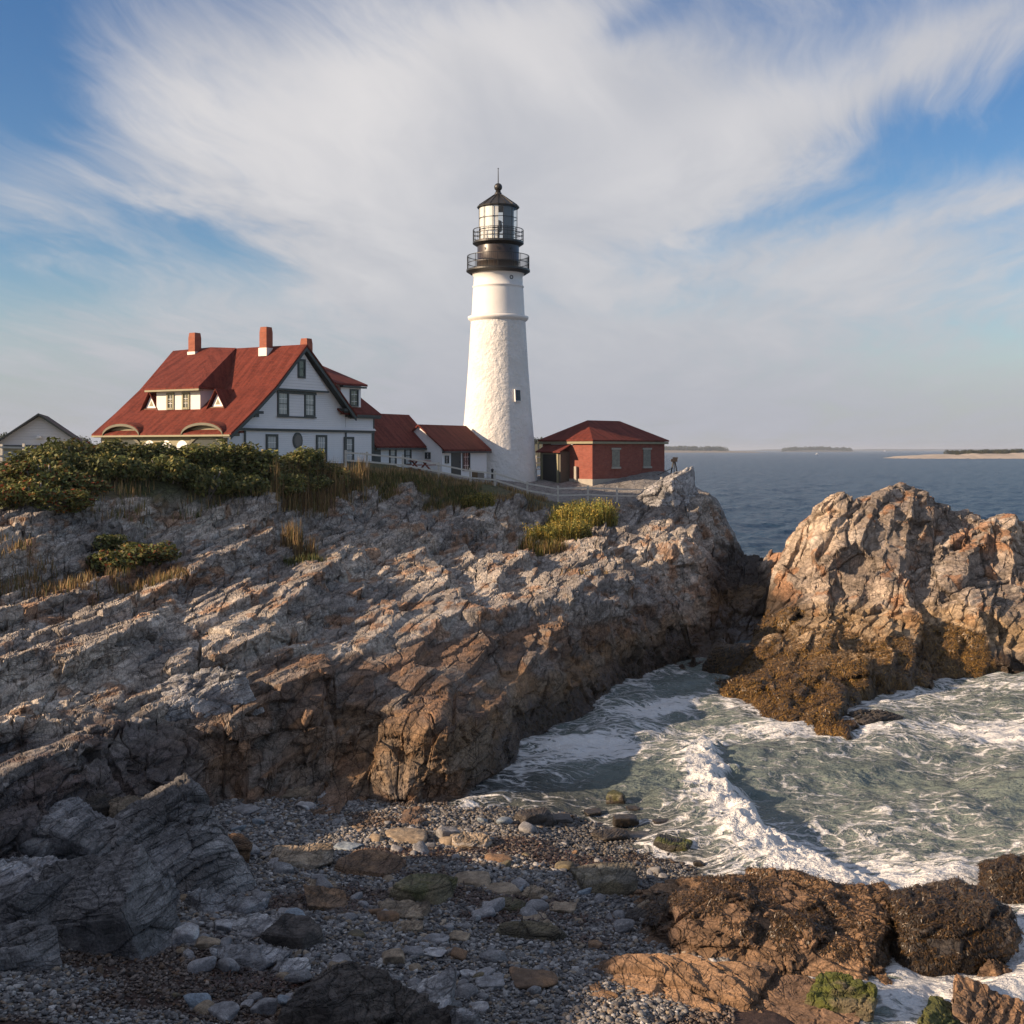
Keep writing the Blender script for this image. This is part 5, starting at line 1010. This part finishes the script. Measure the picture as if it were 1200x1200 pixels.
far_land('far_shore', 700, 905, 5200, [0,0,-.4,-.6,-1,-1.6,-2.6], (0.20,0.165,0.12), 500, 2, (20, DKG, 150, (0.0, 0.78), 3.5))
far_land('far_shore', 925, 1010, 7000, [-1.8,-1,-.4,-.4,-1,-1.8], (0.10,0.10,0.09), 400, 3, (22, DKG, 50, (0.05, 0.95), 5))
far_land('far_shore', 880, 1300, 12000, [.3,.6,.4,.8,.6,1,1.6,2.2], (0.09,0.10,0.10), 900, 4)
far_land('far_shore', -300, 190, 420, [11,11,11,10,9,8,7], (0.06,0.06,0.035), 60, 5, (4.5, DKG+[(0.07,0.06,0.025,1)], 110, (0.0, 1.0), 0.6))
far_land('far_shore', 560, 662, 900, [4,6,8,9,8,6,1], (0.06,0.06,0.035), 80, 6, (6.0, DKG, 40, (0.1, 0.95), 1.2))
def boat(px, py, Lb, label):
    Y = CZ*FPX/(py-HZ); x = (px-600)/FPX*Y; e = empty('motor_boat', (x, Y, 0), R(20)); tag(e, label, 'boat'); h = MB(); s_ = Lb
    top = [(-.5*s_,-.16*s_,.14*s_),(.25*s_,-.16*s_,.15*s_),(.5*s_,0,.2*s_),(.25*s_,.16*s_,.15*s_),(-.5*s_,.16*s_,.14*s_)]; bot = [(a*.9,b*.6,-.05*s_) for a, b, c in top]; h.poly(top); h.poly(bot[::-1])
    for i in range(5): h.poly([bot[i], bot[(i+1)%5], top[(i+1)%5], top[i]])
    h.build('hull', WHITE, e); c = MB(); c.box(-.15*s_,.15*s_,-.1*s_,.1*s_,.145*s_,.36*s_); c.prism([(-.19*s_,-.13*s_,.362*s_),(.2*s_,-.13*s_,.362*s_),(.2*s_,.13*s_,.362*s_),(-.19*s_,.13*s_,.362*s_)], (0,0,.03*s_)); c.build('cabin', WHITE, e); m_ = MB(); m_.bar((0,0,.394*s_),(0,0,.8*s_),.03*s_); m_.build('mast', WHITE, e)
boat(957.5, 532.6, 8, 'tiny white boat on the open sea, the nearer of two'); boat(1037, 529.2, 18, 'tiny white boat far out near the horizon, the farther of two')

# ------------------------------------------------------------------ loose rocks
_cs = {}
def cube_sphere(n):
    if n in _cs: return _cs[n]
    t = np.tan(np.linspace(-math.pi/4, math.pi/4, n+1)); a, b = np.meshgrid(t, t, indexing='ij'); o = np.ones_like(a); V = []; F = []; k = 0
    for f in ((o,a,b),(-o,b,a),(b,o,a),(a,-o,b),(a,b,o),(b,a,-o)):
        p = np.stack(f, 2).reshape(-1, 3); V.append(p); i = np.arange((n+1)**2).reshape(n+1, n+1)+k; F.append(np.stack((i[:-1,:-1], i[1:,:-1], i[1:,1:], i[:-1,1:]), 2).reshape(-1, 4)); k += (n+1)**2
    V = np.concatenate(V); F = np.concatenate(F); V /= np.linalg.norm(V, axis=1, keepdims=True)
    _, idx, inv = np.unique(np.round(V, 5), axis=0, return_index=True, return_inverse=True); V = V[idx]; F = inv.reshape(-1)[F]
    _cs[n] = (V.astype(np.float32), F.astype(np.int32)); return _cs[n]
def hull_radius(d, planes, p):
    s = np.zeros(len(d))
    for n, h in planes: s += (np.maximum(d@np.array(n), 0)/h)**p
    return s**(-1.0/p)
def rot3(rx, ry, rz):
    cx, sx, cy, sy, cz, sz = math.cos(R(rx)), math.sin(R(rx)), math.cos(R(ry)), math.sin(R(ry)), math.cos(R(rz)), math.sin(R(rz))
    return np.array([[cz,-sz,0],[sz,cz,0],[0,0,1]])@np.array([[cy,0,sy],[0,1,0],[-sy,0,cy]])@np.array([[1,0,0],[0,cx,-sx],[0,sx,cx]])
PAL = dict(tan=((0.30,0.235,0.165),(0.21,0.16,0.11)), grey=((0.24,0.235,0.235),(0.17,0.165,0.165)), pale=((0.40,0.39,0.38),(0.27,0.26,0.26)), brown=((0.21,0.125,0.07),(0.13,0.085,0.055)),
           olive=((0.17,0.14,0.085),(0.10,0.085,0.06)), dark=((0.085,0.072,0.062),(0.055,0.047,0.042)), blue=((0.24,0.28,0.31),(0.18,0.21,0.24)), rust=((0.245,0.15,0.085),(0.15,0.095,0.062)), slate=((0.21,0.20,0.195),(0.135,0.13,0.128)), black=((0.030,0.026,0.022),(0.05,0.04,0.03)))
def boulder_mesh(name, dims, rot, seed, n=26, sharp=14, cuts=7, pal='grey', rough=0.04, bands=0.0, planes=None, top=None, octs=None, relief=0.0, bed=None, wet=1.0, green=0.0):
    g = np.random.default_rng(seed); d, F = cube_sphere(n); pl = []
    for a in ((1,0,0),(-1,0,0),(0,1,0),(0,-1,0),(0,0,1),(0,0,-1)):
        v = np.array(a, float)+g.normal(size=3)*.16; v /= np.linalg.norm(v); pl.append((v, g.uniform(.85, 1.05)))
    for k in range(cuts): v = g.normal(size=3); v /= np.linalg.norm(v); pl.append((v, g.uniform(.95, 1.25)))
    if planes: pl = [(np.array(v, float)/np.linalg.norm(v), h) for v, h in planes]
    r = hull_radius(d.astype(float), pl, sharp); M = rot3(*rot); P = (d*r[:, None])*np.array(dims)*.5; s_ = float(np.mean(dims))
    Nn = (d/np.array(dims)); Nn /= np.linalg.norm(Nn, axis=1, keepdims=True)
    P = P+Nn*((fbm(P/s_*3.1+seed, seed, 5)-.5)*s_*rough*2.2)[:, None]; lay = fbm((P/s_*np.array([1.2,1.2,7]))+seed, seed+1, 4); P = P+Nn*((lay-.5)*s_*rough*1.1)[:, None]
    W_ = P@M.T; crack = np.ones(len(P)); ids = None
    if relief > 0:
        dd, dt, ids, crack = rock_disp(W_+seed*3.1, bed if bed is not None else BED, octs or OCT, seed, ter=[((a*relief, b*relief), T*relief, w_) for (a, b), T, w_ in TER[1:]]); NW = Nn@M.T; W_ = W_+NW*(dd*relief)[:, None]+(bed if bed is not None else BED)[2]*dt[:, None]
    A, B = PAL[pal]; f = fbm(W_/s_*2.2+seed*2, seed+2, 5); c = lerp(np.broadcast_to(c3(*A), (len(P), 3)), np.broadcast_to(c3(*B), (len(P), 3)), sst(f, .35, .65))*(0.75+.5*lay)[:, None]
    if bands: c = lerp(c, np.broadcast_to(c3(.45,.43,.41), (len(P), 3)), sst(np.sin((P[:, 2]/s_*22+4*f+seed)), .55, .9)*bands)
    if ids is not None: c = c*(0.75+.5*rnd(ids[1], 3))[:, None]*(.6+.4*crack)[:, None]
    if top: q = sst(W_[:, 2]/s_+(f-.5)*.6, top[1], top[1]+.2); c = lerp(c, np.broadcast_to(c3(*PAL[top[0]][1]), (len(P), 3)), q)
    if green: q = sst(f+W_[:, 2]/s_*.6, .5, .68)*green; c = lerp(c, np.broadcast_to(c3(.085,.095,.018), (len(P), 3)), q*.8)
    wv = np.full(len(P), wet); me = mesh_np(name, W_, F, np.concatenate((np.clip(c, .01, .8), wv[:, None]), 1).astype(np.float32), sharp < 9); me.materials.append(STONE if relief == 0 else ROCK); return me
def on_beach(px, py):
    a = (px-600)/FPX; Y = 10.015/((py-HZ)/FPX-.0454-.0631*a); return a*Y, Y
def boulder(px, py, w_, h, pal, seed, label, dep=0.9, n=26, sharp=14, sink=0.26, rot=(0, 0, None), name='boulder', cat='boulder', z0=None, Yf=None, **kw):
    """a loose rock whose foot is seen at (px, py), w_ by h pixels large"""
    if Yf: Y = Yf; x = (px-600)/FPX*Y
    else: x, Y = on_beach(px, py)
    W = w_/FPX*Y*.92; D = W*dep; H = max(h/FPX*Y-D*0.33, .42*h/FPX*Y)*1.15; Yc = Y+D*.42; xc = x*Yc/Y
    zb = z0 if z0 is not None else float(beach_h(xc, Yc)[0]); rz = rot[2] if rot[2] is not None else random.Random(seed).uniform(-25, 25)
    kw.setdefault('rough', .055); kw.setdefault('relief', .10 if w_ > 36 and sharp > 8 else 0); n = max(n, 48) if kw['relief'] else n
    o = link(name, boulder_mesh(name, (W, D, H), (rot[0], rot[1], rz), seed, n, sharp, pal=pal, **kw)); o.location = (xc, Yc, zb+H*(.5-sink)); tag(o, label, cat); return o
BL = [ # px, foot, width, height, colour, words
 (276,1012,42,42,'brown','broken brown boulder at the right foot of the jagged dark crag',dict(sharp=24)),
 (352,1018,84,40,'tan','cracked tan boulder pile with a flat tilted face, upper left of beach',dict(sharp=26,bands=.15,cuts=10)),
 (478,989,54,22,'tan','smooth pale tan dome-shaped boulder at the top of the beach',dict(sharp=6)),
 (405,997,34,13,'blue','flat blue-grey slab at the right end of the cracked tan boulders',dict(sharp=7)),
 (435,1025,80,26,'rust','long low rusty brown slab lying across the middle of the beach',dict(sharp=22,rot=(0,6,-20))),
 (491,1058,74,40,'olive','big olive-brown boulder right of the long rusty slab',dict(sharp=16,green=.5)),
 (383,1067,60,32,'brown','wedge-shaped brown boulder with a flat sloping top, left of the olive one',dict(sharp=28,cuts=4,rot=(8,14,20))),
 (376,1041,40,14,'tan','thin tan slab just behind the brown wedge',dict(sharp=12)),
 (475,1076,66,26,'tan','pitted tan boulder in front of the big olive-brown one',dict(sharp=12,rough=.08)),
 (454,1083,28,20,'brown','rounded brown lump touching the pitted tan boulder',dict(sharp=7)),
 (478,1093,38,18,'tan','small tan pointed boulder below the pitted one',dict(sharp=20,cuts=4)),
 (342,1112,78,46,'dark','large black-brown boulder with a smooth face, lower left of beach',dict(sharp=16,cuts=9,rough=.025)),
 (284,1071,48,28,'grey','squarish grey boulder right of the tall crag foot',dict(sharp=14)),
 (301,1100,58,34,'pale','pale white-veined block behind the black-brown boulder',dict(sharp=18,bands=.7)),
 (265,1092,32,20,'pale','long pale stone left of the white-veined block',dict(sharp=9)),
 (296,1137,74,32,'grey','low layered grey rock in front of the white-veined block',dict(sharp=14,bands=.4,rough=.07)),
 (345,1145,42,22,'pale','whitish blocky stone in front of the black-brown boulder',dict(sharp=14)),
 (398,1141,30,20,'tan','tan-grey stone right of the whitish blocky one',dict(sharp=10)),
 (420,1147,34,14,'grey','flat grey stone near the reddish foreground rock',dict(sharp=8)),
 (460,1129,32,21,'tan','tan cone-shaped stone in the lower middle of the beach',dict(sharp=18,cuts=4)),
 (484,1121,26,15,'grey','small grey stone right of the tan cone',dict(sharp=8)),
 (507,1121,32,14,'pale','pale rounded stone beside the small grey one',dict(sharp=7)),
 (511,1105,30,13,'grey','oval grey stone above the pale rounded one',dict(sharp=6)),
 (498,1192,72,50,'pale','pale angular slab leaning behind the reddish foreground rock',dict(sharp=24,cuts=5,rot=(10,-16,10))),
 (552,1039,52,24,'tan','rounded tan boulder on pebbles, right of the big olive-brown one',dict(sharp=7)),
 (553,996,54,26,'tan','cream and brown split boulder near the top of the beach',dict(sharp=16,bands=.5)),
 (525,985,30,25,'grey','grey boulder beside the cream and brown one',dict(sharp=12)),
 (628,970,50,32,'dark','dark wet boulder nearest the foot of the ledge by the water',dict(sharp=11,wet=.4)),
 (655,966,36,18,'dark','low dark wet stone at the water edge',dict(sharp=10,wet=.4)),
 (584,1016,36,16,'brown','brown stone above the flat tan ones',dict(sharp=11)),
 (586,1047,44,16,'tan','flat tan boulder in the right middle of the beach',dict(sharp=8)),
 (632,1056,42,22,'tan','long light tan stone pointing down the beach',dict(sharp=14,rot=(0,10,-35))),
 (660,1071,32,17,'tan','tan stone at the end of the long light one',dict(sharp=14)),
 (597,1067,48,19,'olive','olive slab with a sharp edge below the flat tan boulder',dict(sharp=24,green=.25)),
 (626,1079,32,14,'tan','small tan slab right of the olive one',dict(sharp=10)),
 (620,1100,84,27,'olive','long dull brown slab, longest stone of the lower beach',dict(sharp=16,rot=(0,5,-12),dep=.4)),
 (711,1050,80,46,'olive','big dark cracked boulder standing alone near the water',dict(sharp=18,n=44,bands=.12,rough=.05)),
 (684,1040,22,17,'grey','small grey boulder at the left side of the big cracked one',dict(sharp=10)),
 (752,1081,46,23,'dark','dark flat-topped boulder left of the seaweed-covered rock',dict(sharp=14)),
 (697,1111,18,14,'rust','small orange stone catching the sun above the layered slabs',dict(sharp=10)),
 (627,1161,58,23,'brown','rounded orange-brown boulder at the left end of the layered slabs',dict(sharp=7)),
 (538,1102,28,15,'tan','small tan boulder in the centre of the lower beach',dict(sharp=9)),
 (575,1160,40,13,'grey','flat grey stone left of the orange-brown boulder',dict(sharp=7)),
 (549,1146,22,12,'pale','small whitish stone above the flat grey one',dict(sharp=7)),
 (562,1185,26,14,'pale','small whitish stone near the bottom edge of the photo',dict(sharp=7)),
 (357,948,24,13,'pale','pale stone at the foot of the brown ledge',dict(sharp=12)),
 (288,953,36,14,'grey','flat grey stone right of the crag tip',dict(sharp=9)),
 (432,933,38,20,'pale','pale ribbed rock at the foot of the ledge',dict(sharp=8,bands=.7)),
 (382,938,54,18,'pale','long whitish rock along the foot of the ledge',dict(sharp=10,bands=.4)),
 (338,938,62,26,'tan','broad smooth tan rock at the left foot of the ledge',dict(sharp=9)),
 (215,1108,36,28,'pale','whitish stone wedged at the right side of the big split block',dict(sharp=14)),
 (246,1113,30,19,'tan','rounded tan and white stone near the big split block',dict(sharp=6)),
 (262,1197,40,22,'grey','grey boulder cut by the bottom edge, left one',dict(sharp=8)),
 (312,1188,28,26,'grey','grey upright stone beside the reddish foreground rock',dict(sharp=9)),
 (545,1210,40,40,'grey','dark grey stone cut by the bottom edge beside the pale slab',dict(sharp=12)),
]
for i, (px, py, w_, h, pal, lab, kw) in enumerate(BL): boulder(px, py, w_, h, pal, 500+i, lab, **kw)
# rocks standing in the shallow water
for i, (px, py, w_, h, lab, gr) in enumerate([(722,944,26,20,'round black-green rock, the farthest one standing in the shallows',.5),(732,970,34,18,'dark wedge-shaped rock in the foam below the round one',0),(716,989,46,20,'long dark rock where the foam meets the pebbles',0),(788,1000,50,22,'flat dark rock with green weed on top, nearest the breaking wave',1.0),
        (775,968,24,8,'low dark rock awash left of the breaking wave',0),(695,957,26,9,'low dark rock awash by the pebble edge',0),(742,952,20,7,'small dark rock awash behind the wedge-shaped one',0),(842,972,30,10,'dark rock showing in the wash under the breaker',0),(778,924,26,7,'rust-brown weedy rock barely above the foam',0),(818,1017,14,8,'tiny black rock in the foam above the weedy rocks',0)]):
    Y = CZ*FPX/(py-HZ); boulder(px, py, w_, h, 'black' if lab[:4] != 'rust' else 'rust', 700+i, lab, sharp=10, z0=.06, Yf=Y, wet=.25, green=gr, sink=.22, dep=.7)
# the jagged crag and split blocks at the lower left
def hero(px, Y, z, dims, rot, pal, seed, label, n=90, relief=.45, sharp=22, name='rock_outcrop', **kw):
    o = link(name, boulder_mesh(name, dims, rot, seed, n, sharp, pal=pal, relief=relief, **kw)); o.location = ((px-600)/FPX*Y, Y, z); tag(o, label, 'rock'); return o
CB = frame(40, 50)
hero(165, 28.9, 1.35, (1.3,1.0,1.0), (6,-18,20), 'grey', 61, 'angular grey block filling the gap between the split block and the crag', 60, .22, 24)
hero(243, 29.4, .95, (1.1,.9,.9), (0,14,-30), 'grey', 62, 'tilted grey boulder at the right foot of the tall crag', 60, .22, 22)
hero(14, 25.3, 1.55, (1.7,1.3,1.3), (4,-16,14), 'slate', 63, 'grey wedge of rock at the left edge, lowest of the left rocks', 70, .25, 24)
hero(66, 32.4, 2.3, (1.6,1.2,1.1), (0,-12,-14), 'grey', 64, 'blocky grey rock between the smooth slab and the black boulders', 60, .22, 24)
hero(150, 33.4, 1.9, (1.5,1.1,1.2), (0,16,24), 'tan', 65, 'tan blocky rock behind the top of the crag', 60, .22, 22)
hero(5, 27.2, 1.9, (1.5,1.2,1.0), (0,-20,8), 'grey', 66, 'cracked grey slab at the left edge above the lowest wedge', 60, .22, 26)
hero(196, 31.2, 1.9, (3.6,2.6,3.0), (0,-14,12), 'slate', 31, 'tall jagged dark grey crag with upright strata above the beach', 130, .5, 16, bed=CB, bands=.15, planes=[((1,.1,.25),.8),((-1,0,.5),.9),((.1,1,.1),1),((.1,-1,.45),.72),((-.35,-.1,1),.78),((0,0,-1),1),((.7,-.6,.3),.85)])
hero(118, 26.8, 1.55, (2.9,1.9,2.3), (6,-20,-18), 'slate', 32, 'big split grey block with a black broken end, front left', 120, .22, 34, planes=[((1,0,.1),.85),((-1,0,-.1),.95),((0,1,0),1),((.1,-1,.1),.75),((.12,-.5,1),.72),((0,0,-1),1),((-.8,-.7,-.2),.8)])
hero(62, 27.0, 1.5, (1.3,1.9,2.0), (0,-26,-24), 'slate', 33, 'leaning grey slab pressed against the left side of the split block', 80, .22, 28)
hero(110, 30.6, 2.0, (1.9,1.5,1.3), (0,18,-10), 'slate', 34, 'grey tilted slab under the dark side of the crag', 70, .25, 28)
hero(35, 30.4, 2.25, (2.1,1.6,1.2), (4,-12,10), 'slate', 35, 'smooth grey slab at the left edge beside the crag', 70, .2, 22)
hero(36, 34.0, 2.55, (2.3,1.6,1.1), (0,8,8), 'black', 36, 'black flat boulder at the left edge behind the grey slab', 60, .15, 26)
hero(101, 33.4, 2.1, (1.6,1.3,1.1), (0,10,-20), 'black', 37, 'black wedge boulder between the crag and the flat black one', 60, .15, 28)
hero(20, 28.6, 1.7, (2.4,2.2,1.6), (0,10,5), 'pale', 38, 'lumpy pale grey rocks at the left edge below the smooth slab', 90, .4, 12, bands=.3)
hero(232, 41.8, 3.55, (3.4,2.4,1.7), (0,-14,20), 'pale', 39, 'pale block with square broken edge catching sun on the ledge', 130, .55, 26, planes=[((1,.2,.1),.9),((-1,0,.1),.95),((0,1,0),1),((.1,-1,.05),.8),((-.1,-.25,1),.75),((0,0,-1),1)])
hero(425, 23.7, 0.98, (3.3,1.9,1.7), (4,14,-14), 'dark', 40, 'reddish grey foreground rock at the bottom with sunlit jagged rim', 120, .35, 24, planes=[((1,0,-.1),.9),((-1,.0,.45),.8),((0,1,.15),.9),((0,-1,.2),.9),((.18,-.2,1),.72),((0,0,-1),1)])
hero(778, 94.5, 7.2, (4.6,4.2,5.0), (4,-14,-20), 'pale', 51, 'square pale cliff block at the seaward corner beside the brick building', 130, .55, 30, planes=[((1,-.25,.02),.85),((-1,0,.1),.95),((0,1,0),1),((-.3,-1,.35),.85),((-.25,-.1,1),.82),((0,0,-1),1)])
# seaweed-covered rocks and layered slabs at the lower right
SB = frame(-62, 20)
kelp = hero(912, 29.7, .55, (6.2,4.6,2.3), (7,4,-10), 'rust', 41, 'big rock capped with dark seaweed above orange layered stone', 190, .7, 14, bed=SB, octs=OCT, planes=[((1,-.1,.1),.86),((-1,.1,.62),.78),((0,1,.25),.85),((-.15,-1,1.15),.62),((0,.05,1),.72),((0,0,-1),1)])
slab = hero(822, 25.35, .0, (7.0,4.6,2.15), (6,3,-12), 'rust', 42, 'orange-brown layered slabs split by joints at the bottom edge', 160, .42, 14, bed=SB, planes=[((1,-.2,.1),.9),((-1,.2,.7),.85),((0,1,.3),.85),((0,-1,.9),.8),((0,-.16,1),.62),((0,0,-1),1)])
lump = hero(1098, 29.4, .35, (2.7,2.6,2.1), (0,6,10), 'dark', 43, 'black seaweed-draped lump of rock in the foam, right of the big weedy rock', 110, .5, 8)
side = hero(1194, 33.4, .15, (1.9,1.6,1.5), (0,0,0), 'dark', 44, 'weedy brown rock cut by the right edge above the foam', 80, .4, 9)
hero(1100, 25.6, -.1, (1.1,1.8,1.0), (0,22,-20), 'olive', 45, 'green-topped tilted slab in the foam at the bottom right', 70, .25, 16, green=.9); hero(1160, 25.9, -.1, (1.7,1.9,1.0), (0,14,-30), 'brown', 46, 'brown layered rock awash in the bottom right corner', 80, .3, 14, bands=.3); hero(1172, 28.2, .05, (.9,.6,.5), (0,20,20), 'rust', 47, 'small orange tilted stone in the foam at lower right', 50, .2, 16)
hero(985, 25.75, .42, (1.5,1.3,1.1), (10,6,-20), 'olive', 52, 'bright green algae-covered rock face at the right end of the layered slabs', 70, .3, 12, green=1.2)
gb_ = hero(856, 67.3, .55, (2.2,2.2,2.0), (0,0,20), 'dark', 48, 'round brown weedy boulder at the mouth of the dark gully', 70, .35, 9); hero(1030, 54.6, .05, (2.6,1.6,.9), (0,5,10), 'dark', 49, 'low weedy rock in the white water below the tall sunlit stack', 60, .3, 9)

# seaweed: small hanging blades on the wet rock, more than anyone could count
def weed_on(V, N, mask, n, size, seed, cols):
    g = np.random.default_rng(seed); idx = np.nonzero(mask)[0]; k = g.choice(idx, n); p = V[k]; nn = N[k]; a = np.array([0, 0, -1.0]); dn = a-nn*(nn@a)[:, None]+g.normal(size=(n, 3))*.55; dn = dn-nn*((dn*nn).sum(1)*.75)[:, None]; dn /= np.linalg.norm(dn, axis=1, keepdims=True); s_ = np.cross(nn, dn); s_ /= np.linalg.norm(s_, axis=1, keepdims=True)+1e-9
    L_ = size*(.5+1.0*g.random(n))[:, None]; w_ = L_*.095; p0 = p+nn*.01; p1 = p0+dn*L_*.5+nn*L_*.14; p2 = p0+dn*L_+nn*L_*.06*g.normal(size=(n, 1)); V2 = np.stack((p0-s_*w_*.6, p0+s_*w_*.6, p1+s_*w_, p1-s_*w_, p2+s_*w_*.7, p2-s_*w_*.7), 1).reshape(-1, 3)
    i = np.arange(n)*6; F = np.concatenate((np.stack((i, i+1, i+2, i+3), 1), np.stack((i+3, i+2, i+4, i+5), 1))); cl = np.array(cols); ci = g.choice(len(cl), n, p=cl[:, 3]/cl[:, 3].sum()); c = cl[ci, :3]*(.6+.8*g.random(n))[:, None]
    me = mesh_np('seaweed', V2, F, np.repeat(c, 6, 0).astype(np.float32)); me.materials.append(WEED); tag(link('seaweed', me), kind='stuff')
KG = [(0.15,0.080,0.017,3),(0.085,0.048,0.014,3),(0.21,0.12,0.024,1.2),(0.045,0.028,0.010,1.5)]; KD = [(0.035,0.021,0.010,4),(0.06,0.034,0.012,2),(0.11,0.06,0.018,.7)]
ix = IV; nz = fbm(ix*.7, 77, 4); weed_on(ix, IN, (ix[:, 2] > -.1)&(ix[:, 2] < 2.1*(.35+nz*1.3))&(ix[:, 1] < 80)&((ix[:, 0] < 26)), 80000, .16, 78, KG)
def obj_vn(o):
    me = o.data; n = len(me.vertices); V = np.zeros(n*3, np.float32); me.vertices.foreach_get('co', V); N = np.zeros(n*3, np.float32); me.vertices.foreach_get('normal', N); return V.reshape(-1, 3)+np.array(o.location), N.reshape(-1, 3)
for o, n, lo, th, s_ in ((kelp, 15000, -9, .47, 91), (lump, 9000, -9, .30, 92), (side, 4000, -9, .3, 93), (gb_, 2500, -9, .3, 94)):
    V, N = obj_vn(o); q = fbm(V*np.array([.9,.9,1.2]), s_, 4); up = np.clip(N[:, 2], 0, 1)
    m_ = (q > th-.06*(V[:, 2] > 1.0)) & (V[:, 2] > -.1)
    if o is kelp: m_ &= ((V[:, 1]+.25*V[:, 0]) > 29.5+(q-.5)*5) | (V[:, 0] > 8.1)
    weed_on(V, N, m_, int(n*1.9), .095, s_, KD if o is not gb_ else KG)
lg = LG.reshape(-1, 3); ln = grid_normals(LG).reshape(-1, 3); q = fbm(lg*.8, 95, 4)
weed_on(lg, ln, (lg[:, 2] > -.1)&(lg[:, 2] < 1.3*(.3+1.2*q))&(lg[:, 0] > 0)&(lg[:, 0] < 16)&(lg[:, 1] > 46)&(lg[:, 1] < 76), 14000, .14, 96, KD)
# wrack lines on the beach
def wrack():
    g = np.random.default_rng(97); pts = []
    while len(pts) < 5200:
        px, py = g.uniform(250, 720), g.uniform(985, 1160); x, y = on_beach(px, py)
        if fbm(np.array([[x*.45, y*.8, 0]]), 62, 5)[0] > .555: pts.append((x, y, float(beach_h(x, y)[0])+.03))
    V = np.array(pts); weed_on(V, np.tile(np.array([0, 0, 1.0]), (len(V), 1)), np.ones(len(V), bool), 5200, .14, 98, [(0.05,0.022,0.014,3),(0.03,0.016,0.011,3),(0.09,0.035,0.02,1)])
wrack()
# pebbles: three hundred cobbles one by one, the rest as one layer of shingle
PCOL = np.array([(0.255,0.245,0.235),(0.18,0.172,0.168),(0.36,0.345,0.325),(0.27,0.22,0.165),(0.11,0.105,0.105),(0.21,0.155,0.11),(0.45,0.43,0.41)]); PW = np.array([5,5,2.2,2,3,1.2,.6]); PW = PW/PW.sum()
def pebbles(n, seed):
    g = np.random.default_rng(seed); d, F = cube_sphere(2); X = []; 
    Yp = 22.5+23.5*g.random(n*3); Xp = (-.42+.60*g.random(n*3))*Yp; bz = beach_z(Xp, Yp); ok = (bz > .02)&(land(Xp, Yp) < bz+.05)&(Xp < 7); Xp, Yp, bz = Xp[ok][:n], Yp[ok][:n], bz[ok][:n]; n = len(Xp); bz = beach_h(Xp, Yp)
    wr = fbm(np.stack((Xp*.45, Yp*.8, 0*Xp), 1), 62, 5); big = fbm(np.stack((Xp*.3, Yp*.3, 0*Xp+4), 1), 64, 3); r = np.exp(g.normal(-3.38, .42, n))*(0.55+.9*big)*np.where(Yp < 26.5, .8, 1)*np.where(wr > .58, .85, 1); r = np.clip(r, .012, .085)
    rz = g.uniform(0, 6.28, n); sx, sy, sz = r*g.uniform(.9,1.5,n), r*g.uniform(.7,1.05,n), r*g.uniform(.45,.75,n); jit = 1+.16*g.normal(size=(n, len(d))).clip(-1.4, 1.4)
    L_ = d[None]*jit[:, :, None]; lx, ly, lz = L_[..., 0]*sx[:, None], L_[..., 1]*sy[:, None], L_[..., 2]*sz[:, None]; tl = g.normal(size=n)*.25; lz = lz+lx*tl[:, None]
    V = np.stack((Xp[:, None]+lx*np.cos(rz)[:, None]-ly*np.sin(rz)[:, None], Yp[:, None]+lx*np.sin(rz)[:, None]+ly*np.cos(rz)[:, None], bz[:, None]+lz+(sz*.35+.02)[:, None]), 2).reshape(-1, 3)
    Fa = (F[None]+(np.arange(n)*len(d))[:, None, None]).reshape(-1, 4); c = PCOL[g.choice(len(PCOL), n, p=PW)]*(.55+.65*g.random(n))[:, None]; c = lerp(c, c*c3(.62,.52,.46), sst(wr, .57, .64)); wet = 1-.75*sst(.5-bz, 0, .35); c = c*(.4+.6*wet)[:, None]
    me = mesh_np('shingle', V, Fa, np.repeat(np.concatenate((c, wet[:, None]), 1), len(d), 0).astype(np.float32), True); me.materials.append(STONE); tag(link('shingle', me), kind='stuff')
pebbles(66000, 55)
CM = [boulder_mesh('cobble', (1.3,1.0,.7), (0,0,0), 900+k, 7, 5, cuts=5, pal=('grey','grey','pale','tan','blue','grey','olive','brown')[k], rough=.03, bands=(0,.5,0,0,0,.3,0,0)[k]) for k in range(8)]
g = np.random.default_rng(56); cnt = 0
while cnt < 285:
    px, py = g.uniform(205, 790), 925+270*g.random(); x, y = on_beach(px, py)
    if land(x, y) > beach_z(x, y)-.05 or beach_z(x, y) < .12 or (px > 640 and py > 1090) : continue
    o = link('cobble', CM[int(g.choice(8, p=[.22,.18,.18,.14,.06,.14,.04,.04]))]); s_ = float(np.clip(np.exp(g.normal(-1.62, .45)), .10, .46)); o.scale = (s_, s_*g.uniform(.8, 1.2), s_*g.uniform(.7, 1.1)); o.rotation_euler = (g.normal()*.2, g.normal()*.2, g.uniform(0, 6.28)); o.location = (x, y, float(beach_h(x, y)[0])+s_*.17)
    tag(o, 'rounded cobble, larger than the pebbles it lies among on the beach', 'cobble', 'cobbles scattered over the pebble beach'); cnt += 1
